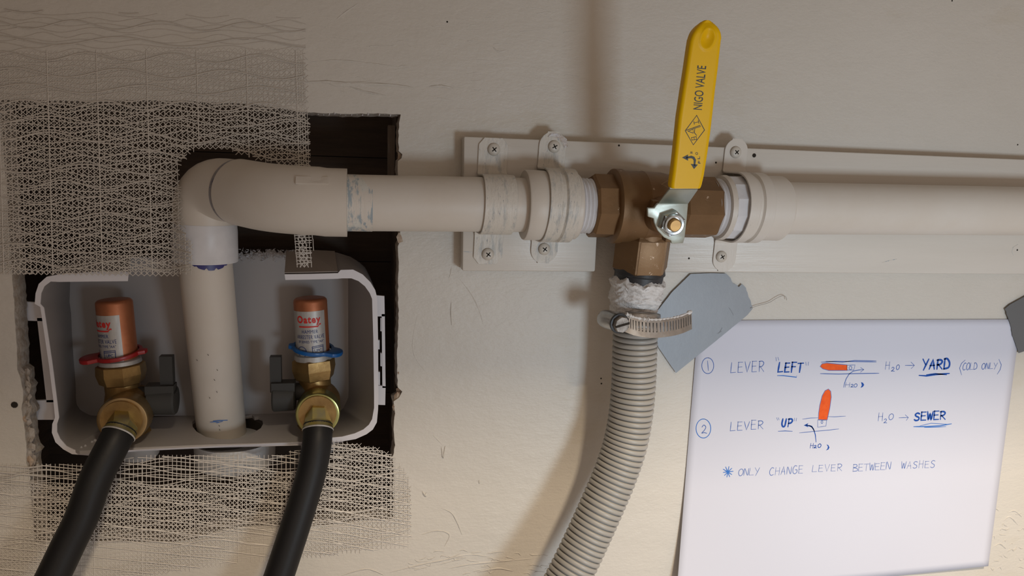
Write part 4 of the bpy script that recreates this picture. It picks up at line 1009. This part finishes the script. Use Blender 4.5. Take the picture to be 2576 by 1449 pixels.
# mounting lugs either side: framed slots
def lug(rects, y, name='mounting_lug'):
    add(name, join(*[pp(r, y, 0.0022) for r in rects]), M_rim, ob, smooth=0)
lug([[(48, 758), (104, 762), (108, 808), (50, 806)], [(93, 800), (113, 800), (137, 1012), (117, 1012)], [(60, 1009), (134, 1006), (142, 1056), (60, 1056)]], 0.0165)
lug([[(945, 743), (967, 745), (968, 796), (945, 796)], [(960, 790), (968, 790), (970, 976), (962, 976)], [(945, 969), (970, 972), (969, 1019), (945, 1018)]], 0.008)
add('lug_teeth', join(*[pp([(x, y), (x + w_, y + 1), (x + w_, y + h_), (x, y + h_ - 1)], 0.0085, 0.003) for x, y, w_, h_ in ((947, 855, 8, 24), (957, 800, 5, 34), (957, 888, 5, 34), (948, 935, 8, 34))]), M_rim, ob, smooth=0)
# spigots under the box
def under(px, r, y, py0, py1, m, name):
    a = P(px, py0, y) + Vector((0, 0, 0.003)); b = P(px, py1, y)
    add(name, lathe(a, (0, 0, -1), [(0, r), (a.z - b.z - 0.002, r * 0.97), (a.z - b.z, r * 0.86), (a.z - b.z + 0.001, r * 0.4)], 48), m, ob, smooth=40)
under(592, 0.0270, 0.032, 1112, 1166, M_trans, 'drain_spigot')
under(350, 0.0125, 0.026, 1118, 1148, M_trans, 'inlet_spigot')
under(800, 0.0120, 0.030, 1108, 1135, M_trans, 'inlet_spigot')
add('lime_crust', join(*[lathe(onfloor(x, y), nfl if nfl.z > 0 else -nfl, [(0, s), (0.0006, s * 0.7), (0.0010, s * 0.2)], 7, phase=s * 900) for x, y, s in ((240, 1108, 0.0014), (232, 1112, 0.001), (248, 1104, 0.0011), (215, 1122, 0.0009), (205, 1126, 0.0008), (875, 1082, 0.0012), (884, 1078, 0.0014), (893, 1082, 0.001), (899, 1076, 0.0009))]), M_shred, ob, smooth=0, kind='stuff')

# ------------------------------------------------------------------ supply valves with hammer arresters
def stop_valve(tx, bx, ty, red, nutc, side, label, tag_label):
    y0 = 0.028
    T = P(tx, ty, y0 + 0.001); B = P(bx, 1010, y0)
    up = (T - B).normalized(); k = (T - B).length
    def at(py, x=None):
        return B + up * (k * (1010 - py) / (1010 - ty))
    def sdist(py): return (at(py) - B).dot(up)
    th = thing('arrester_valve', B, label, 'valve')
    R = 0.0110 if red else 0.0112
    s0, s1 = sdist(905 if red else 893), sdist(ty)
    cap = add('copper_chamber', lathe(B, up, [(s0, R), (s1 - 0.0026, R), (s1 - 0.0014, R - 0.0003), (s1 - 0.0004, R - 0.0013), (s1, R - 0.0030), (s1 + 0.0002, 0.0001)], 48), M_copper, th, smooth=60)
    lx = Vector((1, 0, 0)); lx = (lx - up * lx.dot(up)).normalized(); ly = up.cross(lx)      # ly points into the wall
    if ly.y < 0: ly = -ly
    def cyl(a, h, r): return B + up * h + lx * (r * math.sin(a)) - ly * (r * math.cos(a))
    # foil label wrapped round the front
    a0, a1 = (-1.75, 0.50) if red else (-1.35, 0.95)
    l0, l1 = sdist(900 if red else 888), sdist(786 if red else 776)
    V, F = [], []
    nA = 24
    for i in range(nA + 1):
        a = a0 + (a1 - a0) * i / nA
        V += [cyl(a, l0, R + 0.00015), cyl(a, l1, R + 0.00015)]
    for i in range(nA): F.append((2 * i, 2 * i + 2, 2 * i + 3, 2 * i + 1))
    lab = add('foil_label', (V, F), M_foil, th, smooth=60)
    H = l1 - l0
    def wrap(vf, ac, wa, hc, hh):
        vs, fs = vf; return [cyl(ac + (v.x - 0.5) * wa, hc + v.y * hh, R + 0.0003) for v in vs], fs
    ca = a0 + (a1 - a0) * (0.50 if red else 0.54)
    ca -= 0.08 if red else 0.0
    nm = wrap(text2d('Oatey', 1, 0.034, 1.15), ca, 1.45, l0 + H * 0.70, H * 0.21)
    un = [[cyl(ca + (t - 0.45) * 1.35, l0 + H * (0.655 + q + (0.045 if t > 0.9 else 0)), R + 0.0003) for t in [i / 14 for i in range(15)] for q in (0, 0.03)], [(2 * i, 2 * i + 1, 2 * i + 3, 2 * i + 2) for i in range(14)]]
    add('brand_print', join(nm, un), M_redp, lab, smooth=0)
    tx_ = [wrap(text2d('HAMMER', 1, 0.0, 1.1), ca + 0.05, 0.95, l0 + H * 0.525, H * 0.075), wrap(text2d('ARRESTER VALVE', 1, 0.0, 1.1), ca + 0.05, 1.75, l0 + H * 0.405, H * 0.085), wrap(text2d('39 SERIES TYPE "AA"', 1, 0.0), ca + 0.08, 1.6, l0 + H * 0.315, H * 0.055)]
    def cl(pts, w):
        pts2 = []
        for i in range(len(pts) - 1):
            for q in range(3): t = q / 3; pts2.append((pts[i][0] + (pts[i + 1][0] - pts[i][0]) * t, pts[i][1] + (pts[i + 1][1] - pts[i][1]) * t))
        pts2.append(pts[-1])
        V = []
        for i, (a, h) in enumerate(pts2):
            b = pts2[min(i + 1, len(pts2) - 1)]; c = pts2[max(i - 1, 0)]; dx = (b[0] - c[0]) * R; dy = (b[1] - c[1]); l = math.hypot(dx, dy) or 1
            V += [cyl(a - dy / l * w / R, h + dx / l * w, R + 0.0003), cyl(a + dy / l * w / R, h - dx / l * w, R + 0.0003)]
        return V, [(2 * i, 2 * i + 1, 2 * i + 3, 2 * i + 2) for i in range(len(pts2) - 1)]
    wl = 0.00022; c1_, c2_ = ca - 0.50, ca + 0.48; hc = l0 + H * 0.12
    tx_ += [cl([(c1_ + 0.30 * math.cos(q), hc + 0.0036 * math.sin(q)) for q in [i * math.pi / 10 for i in range(21)]], wl), cl([(c1_ - 0.27, hc + 0.001), (c1_ + 0.27, hc + 0.001)], wl), cl([(c1_ - 0.27, hc - 0.0012), (c1_ + 0.27, hc - 0.0012)], wl)]
    tx_ += [wrap(text2d('ASSE', 1, 0.01), c1_, 0.40, hc - 0.0008, 0.0014), wrap(text2d('UPC', 1, 0.01), c2_, 0.42, hc - 0.0002, 0.0020)]
    tx_ += [cl([(c2_ - 0.34, hc + 0.0036), (c2_ + 0.34, hc + 0.0042), (c2_ + 0.31, hc - 0.002), (c2_ + 0.12, hc - 0.0044), (c2_ - 0.10, hc - 0.0044), (c2_ - 0.30, hc - 0.002), (c2_ - 0.34, hc + 0.0036)], wl), cl([(c2_ - 0.33, hc + 0.0026), (c2_ + 0.33, hc + 0.0032)], wl)]
    add('small_print', join(*tx_), M_navy, lab, smooth=0)
    # coloured identification ring with its ear
    tc_ = at(892 if red else 878); m = M_redt if red else M_bluet
    tilt = Vector((-0.13 if red else 0.10, -0.10, 1)).normalized()
    e1 = Vector((1, 0, 0)); e1 = (e1 - tilt * e1.dot(tilt)).normalized(); e2 = tilt.cross(e1)
    pr_ = []
    for q in range(48):
        an = 2 * math.pi * q / 48; r = 0.0143
        if red:
            d = abs(math.atan2(math.sin(an - math.pi * 1.08), math.cos(an - math.pi * 1.08)))
            if d < 0.5: r += 0.0090 * (1 - (d / 0.5) ** 2) ** 0.5
            d = abs(math.atan2(math.sin(an + 0.1), math.cos(an + 0.1)))
            if d < 0.22: r += 0.0035
        else:
            d = abs(math.atan2(math.sin(an + 0.42), math.cos(an + 0.42)))
            if d < 0.5: r += 0.0070 * (1 - (d / 0.5) ** 2) ** 0.5
            d = abs(math.atan2(math.sin(an - math.pi), math.cos(an - math.pi)))
            if d < 0.2: r += 0.0022
        pr_.append(tc_ + e1 * (r * math.cos(an)) + e2 * (r * math.sin(an)))
    il = [tc_ + e1 * (0.0122 * math.cos(2 * math.pi * q / 32)) + e2 * (0.0124 * math.sin(2 * math.pi * q / 32)) for q in range(32)]
    add('identification_ring', fill([pr_, il], tilt * 0.0026), m, th, smooth=30, bevel=0.0004, label=tag_label)
    # ferrule, hex nut and neck
    h0 = sdist(911 if red else 900); h1 = sdist(902 if red else 888)
    add('ferrule', lathe(B, up, [(h0, 0.0130), (h1, 0.0126), (h1 + 0.0008, 0.0115)], 40), M_foil, th, smooth=40)
    n1_, n2, n3 = sdist(912 if red else 898), sdist(938 if red else 925), sdist(964 if red else 952)
    add('hex_nut', lathe(B, up, [(n3, 0.0112), (n3 + 0.0012, 0.0135), (n2 - 0.0004, 0.0150), (n2 + 0.0004, 0.0152), (n1_ - 0.0008, 0.0148), (n1_, 0.0132)], 8 if red else 6, phase=0.35), M_brass, th, smooth=20)
    add('body', join(lathe(B, up, [(sdist(1075), 0.0125), (sdist(1045), 0.0128), (sdist(1015), 0.0125), (sdist(985), 0.0108), (n3 + 0.001, 0.0108)], 40)), M_brass, th, smooth=60)
    nc = P(nutc[0], nutc[1], 0.0); bc = Vector((nc.x, y0, nc.z + 0.001))
    add('base', lathe(B + up * sdist(1070), (0, 0, -1), [(0, 0.0135), (0.004, 0.0150), (max(0.006, (B + up * sdist(1070)).z - onfloor(nutc[0], 1090).z), 0.0150)], 8), M_brass, th, smooth=20)
    add('outlet', lathe(bc, (0, -1, 0), [(-0.010, 0.006), (-0.006, 0.0125), (0.0, 0.0138), (0.012, 0.0132), (0.030, 0.0122)], 40), M_brass, th, smooth=50)
    # knob handle: hub and blade
    hc_ = P(409 if red else 714, 1006, y0 - 0.008)
    sx = 1 if red else -1
    def hx(px): return P(px, 1006, y0 - 0.008).x
    if red: xi, xo = hx(373), hx(444); b0, b1 = hx(409), hx(441)
    else: xi, xo = hx(744), hx(686); b0, b1 = hx(710), hx(682)
    zt_, zb_ = P(410, 968, y0 - 0.008).z, P(410, 1045, y0 - 0.008).z; ztop = P(410, 901 if red else 907, y0 - 0.008).z
    add('handle', join(lathe(Vector((xi, y0 - 0.008, (zt_ + zb_) / 2)), (sx, 0, 0), [(0, 0.0082), (0.0008, 0.0094), (abs(xo - xi) - 0.0012, 0.0100), (abs(xo - xi), 0.0090)], 28),
                       box(((xi + xo) / 2, y0 - 0.010, zt_ - 0.002), abs(xo - xi), 0.010, 0.006),
                       box(((b0 + b1) / 2, y0 - 0.009, (zt_ - 0.004 + ztop) / 2), abs(b1 - b0), 0.0065, ztop - zt_ + 0.008)), M_gray, th, smooth=30, label='dark grey plastic quarter-turn handle')
    add('handle_stem', lathe(Vector((nc.x, y0 - 0.003, (zt_ + zb_) / 2 + 0.002)), (sx, 0, 0), [(0, 0.006), (abs(xi - nc.x) + 0.001, 0.006)], 20), M_gray, th)
    return th, nc
v1, nc1 = stop_valve(286, 313, 752, True, (307, 1058), 1, 'brass valve topped by a leaning copper hammer arrester with red ring, left in the box', 'translucent red plastic ring')
v2, nc2 = stop_valve(780, 795, 748, False, (799, 1043), -1, 'brass valve topped by a copper hammer arrester with blue ring, right in the box', 'bright blue plastic ring')

def supply(nc, R, pts, mn, label, nut_label, hv):
    th = thing('supply_hose', nc, label, 'hose')
    prof = [(0, R * 0.90), (0.0008, R)]
    V, F = [], []
    seg = 96; pf = [(-0.013, R * 0.92), (-0.012, R), (-0.004, R), (-0.001, R * 0.985), (0.0, R * 0.96), (0.0003, R * 0.90), (0.0, R * 0.66), (-0.003, R * 0.65), (-0.006, R * 0.62)]
    for s, r in pf:
        for k in range(seg):
            a = 2 * math.pi * k / seg; rr = r * (1 - (0.018 if (k % 2 and -0.0125 < s < -0.003) else 0))
            V.append(nc + Vector((rr * math.cos(a), -s, rr * math.sin(a))))
    V = [Vector((v.x, nc.y - (-(v.y - nc.y)) if False else v.y, v.z)) for v in V]
    for i in range(len(pf) - 1):
        for k in range(seg):
            k2 = (k + 1) % seg; F.append((i * seg + k, i * seg + k2, (i + 1) * seg + k2, (i + 1) * seg + k))
    add('swivel_nut', (V, F), mn, th, smooth=35, label=nut_label)
    add('nut_recess', lathe(nc + Vector((0, 0.005, 0)), (0, -1, 0), [(0, R * 0.64), (0.001, R * 0.60)], 32), M_hole, th)
    pth = catmull([P(*q) for q in pts], 14)
    d0 = (pth[3] - pth[0]).normalized()
    st = pth[0]
    add('ferrule', join(sweep([nc + Vector((0, 0.006, 0.001)), nc + Vector((0, -0.002, 0.0005)), st - d0 * 0.002, st + d0 * 0.003], [0.0074, 0.0076, 0.0088, 0.0096], 6, phase=0.4),
                        sweep([st - d0 * 0.002, st + d0 * 0.002], [0.0090, 0.0099], 32, caps=False)), M_ferr, th, smooth=25, label='yellow-plated crimped ferrule')
    add('ferrule_lip', lathe(st + d0 * 0.002, d0, [(0, 0.0097), (0.0006, 0.0102), (0.0012, 0.0097)], 40, caps=False), M_foil, th, smooth=50)
    add('tube', sweep([st - d0 * 0.001] + pth, 0.0094, 40, up=(1, 0, 0)), M_bhose, th, smooth=60)
    return th
supply(nc1, 0.0153, [(303, 1084, -0.010), (283, 1122, -0.017), (241, 1205, -0.026), (206, 1300, -0.033), (172, 1370, -0.038), (134, 1449, -0.044), (80, 1560, -0.052), (10, 1760, -0.062), (-40, 2050, -0.075), (-40, 2400, -0.085)], M_bnut, 'black rubber supply hose running down to the left from the red-ringed valve', 'brass swivel nut', 0)
supply(nc2, 0.0146, [(800, 1072, -0.006), (798, 1110, -0.012), (789, 1165, -0.017), (772, 1230, -0.022), (745, 1318, -0.028), (702, 1449, -0.036), (660, 1570, -0.044), (600, 1780, -0.055), (570, 2060, -0.068), (575, 2400, -0.080)], M_gnut, 'black rubber supply hose running down from the blue-ringed valve', 'greenish zinc-plated swivel nut', 0)

# ------------------------------------------------------------------ fibreglass mesh patches
npr = np.random.RandomState(3)
def threads(segs, y):
    """segs: array n x 5 (x0, y0, x1, y1, width px) -> thin three-sided prisms in one mesh"""
    s = np.array(segs); n = len(s)
    d0 = y(s[:, 0], s[:, 1]); d1 = y(s[:, 2], s[:, 3])
    A = PN(s[:, 0], s[:, 1], d0 - s[:, 5]); B = PN(s[:, 2], s[:, 3], d1 - s[:, 5])
    T = B - A; T /= np.maximum(1e-9, np.linalg.norm(T, axis=1))[:, None]
    U = np.cross(T, np.array([0, -1.0, 0])); U /= np.maximum(1e-9, np.linalg.norm(U, axis=1))[:, None]
    w = (s[:, 4] * 0.00026 / 2)[:, None]; O = np.array([0, -1.0, 0]) * w * 0.7
    ext = T * w * 0.5; A = A - ext; B = B + ext
    V = np.stack([A - U * w, A + O, A + U * w, B - U * w, B + O, B + U * w], 1).reshape(-1, 3)
    base = (np.arange(n) * 6)[:, None]
    F = np.concatenate([base + np.array([[0, 1, 4, 3]]), base + np.array([[1, 2, 5, 4]]), base + np.array([[2, 0, 3, 5]])], 0)
    return V, F
def mesh_obj(name, segs, y, m, parent):
    V, F = threads(segs, y); og = np.array(org_of(parent)); V = V - og
    me = bpy.data.meshes.new(name); me.from_pydata(V.tolist(), [], F.tolist()); me.materials.append(m); me.validate()
    o = bpy.data.objects.new(name, me); SC.collection.objects.link(o); o.parent = parent; o['kind'] = 'stuff'
    return o
def clip(segs, poly, jit=0):
    s = np.array(segs); mx = (s[:, 0] + s[:, 2]) / 2; my = (s[:, 1] + s[:, 3]) / 2
    return s[inpoly(mx, my, poly)]
UP = [(-60, 22), (764, 45), (766, 120), (770, 200), (773, 285), (776, 350), (777, 416), (704, 414), (662, 404), (640, 396), (580, 376), (548, 370), (518, 369), (490, 374), (472, 386), (462, 398), (450, 414), (449, 440), (452, 520), (458, 560), (470, 600), (480, 612), (482, 688), (300, 690), (20, 688), (-60, 686)]
def y_up(x, y):
    h = 0.5 * (1 + np.tanh((150 - y) / 25.0))          # painted over at the top: threads nearly buried
    elbow = np.exp(-(((x - 480) / 34.0) ** 2)) * (1 / (1 + np.exp(-(y - 430) / 22.0)))
    return -0.0004 + 0.00036 * h + 0.00006 * (y < 252) - 0.012 * elbow + 0.0004 * np.sin(x / 47.0 + y / 61.0) * (y > 260)
seg = []
row = 13.4; rows = int((692 - 20) / row) + 1
rr = random.Random(11)
def yarn(r, x, amp=5.2):
    lam = 150 + 37 * math.sin(r * 2.1); return 20 + r * row + amp * math.sin(2 * math.pi * x / lam + r * 2.4 + 0.8 * math.sin(x / 210.0 + r)) + 1.5 * math.sin(x / 23.0 + r * 5) - x * 0.0 + (x * 0.012)
for r in range(rows + 1):
    x = -60.0
    while x < 780:
        seg.append((x, yarn(r, x), x + 12, yarn(r, x + 12), rr.uniform(1.9, 2.7), 0.0001)); x += 12
    x = -60.0                                            # loose crossing yarns
    if r % 3 == 0:
        def y2(xx): return 20 + r * row + 11 * math.sin(2 * math.pi * xx / (260 + 60 * math.sin(r * 1.3)) + r * 1.9) + xx * 0.012
        while x < 780:
            seg.append((x, y2(x), x + 12, y2(x + 12), 2.6, 0.0005)); x += 12
for r in range(rows):
    yb0 = 20 + r * row
    x = -60.0 + (r % 2) * 7.2 + rr.uniform(-1.5, 1.5)
    while x < 778:
        xa2 = x + 0.02 * 0; ya2 = yb0 + x * 0.012
        sk = (ya2 - 200) * 0.028                          # threads lean a little, as in the photo
        j = rr.uniform(-0.8, 0.8)
        if ya2 < 118: x += 14.4; continue
        seg.append((x + sk, ya2, x + 14.4 + sk + j, ya2 + row, 1.7, 0.0)); seg.append((x + 14.4 + sk, ya2, x + sk - j, ya2 + row, 1.7, 0.0)); x += 14.4
x = -60.0; c = 0
while x < 790:
    yy = 20.0; wd = 3.2 if c % 9 == 4 else 1.7
    while yy < 692:
        sk = (yy - 200) * 0.028; seg.append((x + sk, yy, x + sk + row * 0.028, yy + row, wd * (0.85 if yy > 115 else 0.001), 0.0002 if wd > 2 else 0.0)); yy += row
    x += (13.9 if x < 742 else 6.0) + rr.uniform(-0.5, 0.5); c += 1
mu = thing('mesh_tape', P(380, 450, 0), 'cream fibreglass mesh patch over the upper part of the wall opening, left of the elbows', 'mesh tape')
mesh_obj('mesh_weave', clip(seg, UP), y_up, M_meshu, mu)
# narrow tail of mesh hanging behind the elbow down to the box
seg = []
for k in range(6):
    for q in range(8):
        y0_ = 560 + q * 14.0; x0_ = 738 + k * 9.0 + q * 1.2
        if k % 1 == 0: seg.append((x0_ + rr.uniform(-1, 1), y0_, x0_ + 1.2, y0_ + 14, 1.8, 0.0))
for q in range(8):
    y0_ = 564 + q * 14.0
    seg.append((738 + q * 1.2, y0_ + rr.uniform(-3, 3), 784, y0_ + rr.uniform(-3, 3), 2.4, 0.0002)); seg.append((740 + q * 1.2, y0_ + 7, 783, y0_ + rr.uniform(3, 12), 1.8, 0.0002))
for q in range(8):
    y0_ = 560 + q * 14.0; x0_ = 746 + q * 1.2
    for k in range(2): seg.append((x0_ + k * 11, y0_, x0_ + 11 + k * 11, y0_ + 14, 1.8, 0.0001)); seg.append((x0_ + 11 + k * 11, y0_, x0_ + k * 11, y0_ + 14, 1.8, 0.0001))
mesh_obj('mesh_tail', clip(seg, [(730, 420), (790, 420), (790, 668), (735, 668)]), lambda x, y: 0 * x - 0.0005, M_meshl, mu)
LO = [(-60, 1172), (86, 1173), (150, 1168), (240, 1162), (297, 1154), (400, 1148), (489, 1143), (600, 1150), (700, 1146), (754, 1130), (800, 1119), (856, 1115), (900, 1119), (938, 1125), (990, 1148), (1012, 1176), (1027, 1203), (1032, 1280), (1035, 1364), (1023, 1380), (900, 1386), (845, 1392), (775, 1401), (640, 1412), (408, 1440), (300, 1455), (200, 1500), (-60, 1500)]
def y_lo(x, y): return -0.0006 + 0.0004 * (~inpoly(x, y, HOLE)) + 0.0003 * np.sin(x / 60.0 + y / 40.0) - 0.0012 * np.exp(-(((x - 592) / 70.0) ** 2 + ((y - 1160) / 25.0) ** 2))
seg = []
row = 11.2; rows = int(400 / row)
def yl(r, x): return 1105 + r * row + 3.4 * math.sin(2 * math.pi * x / (170 + 30 * math.sin(r)) + r * 2.2) + (x - 500) * -0.03
for r in range(rows):
    x = -60.0
    while x < 1040: seg.append((x, yl(r, x), x + 11, yl(r, x + 11), 1.9, 0.0002)); x += 11
    ya2 = 1105 + r * row
    x = -60.0
    while x < 1040:
        yq = ya2 + (x - 500) * -0.03
        topd = 1210 if x < 600 else 1178 if x < 840 else 1100
        if yq > topd:
            j = rr.uniform(-0.8, 0.8); seg.append((x, yq, x + 11.4, yq + row + j, 1.5, 0.0)); seg.append((x + 11.4, yq, x, yq + row - j, 1.5, 0.0))
        x += 11.4
x = -60.0; c = 0
while x < 1040:
    yy = 1100.0; wd = 2.6 if c % 11 == 5 else 1.6
    while yy < 1500: seg.append((x, yy, x + 0.1, yy + row, wd, 0.0001)); yy += row
    x += 11.0 + rr.uniform(-0.4, 0.4); c += 1
for q in range(22):                                      # long straight yarns running down to the right
    y0_ = 1020 + q * 27.0
    for (xa3, xb3, sl_) in ((-60, 560, 0.10), (560, 860, 0.13), (820, 1040, 0.20)):
        x = float(xa3); yy = y0_ + (0 if xa3 < 0 else -40 if xa3 < 600 else -38)
        while x < xb3: seg.append((x, yy + (x - xa3) * sl_, x + 12, yy + (x + 12 - xa3) * sl_, 2.6, 0.0005)); x += 12
for q in range(12):
    y0_ = 1090 + q * 26.0; x = -60.0
    def y3(xx): return y0_ + 9 * math.sin(2 * math.pi * xx / 240 + q * 2.0) - xx * 0.02
    while x < 1040: seg.append((x, y3(x), x + 12, y3(x + 12), 2.3, 0.0004)); x += 12
ml = thing('mesh_tape', P(540, 1270, 0), 'pale fibreglass mesh patch along the bottom of the wall opening, behind the black hoses', 'mesh tape')
mesh_obj('mesh_weave', clip(seg, LO), y_lo, M_meshl, ml)
for o in bpy.data.objects:
    if '_loc' in o: del o['_loc']
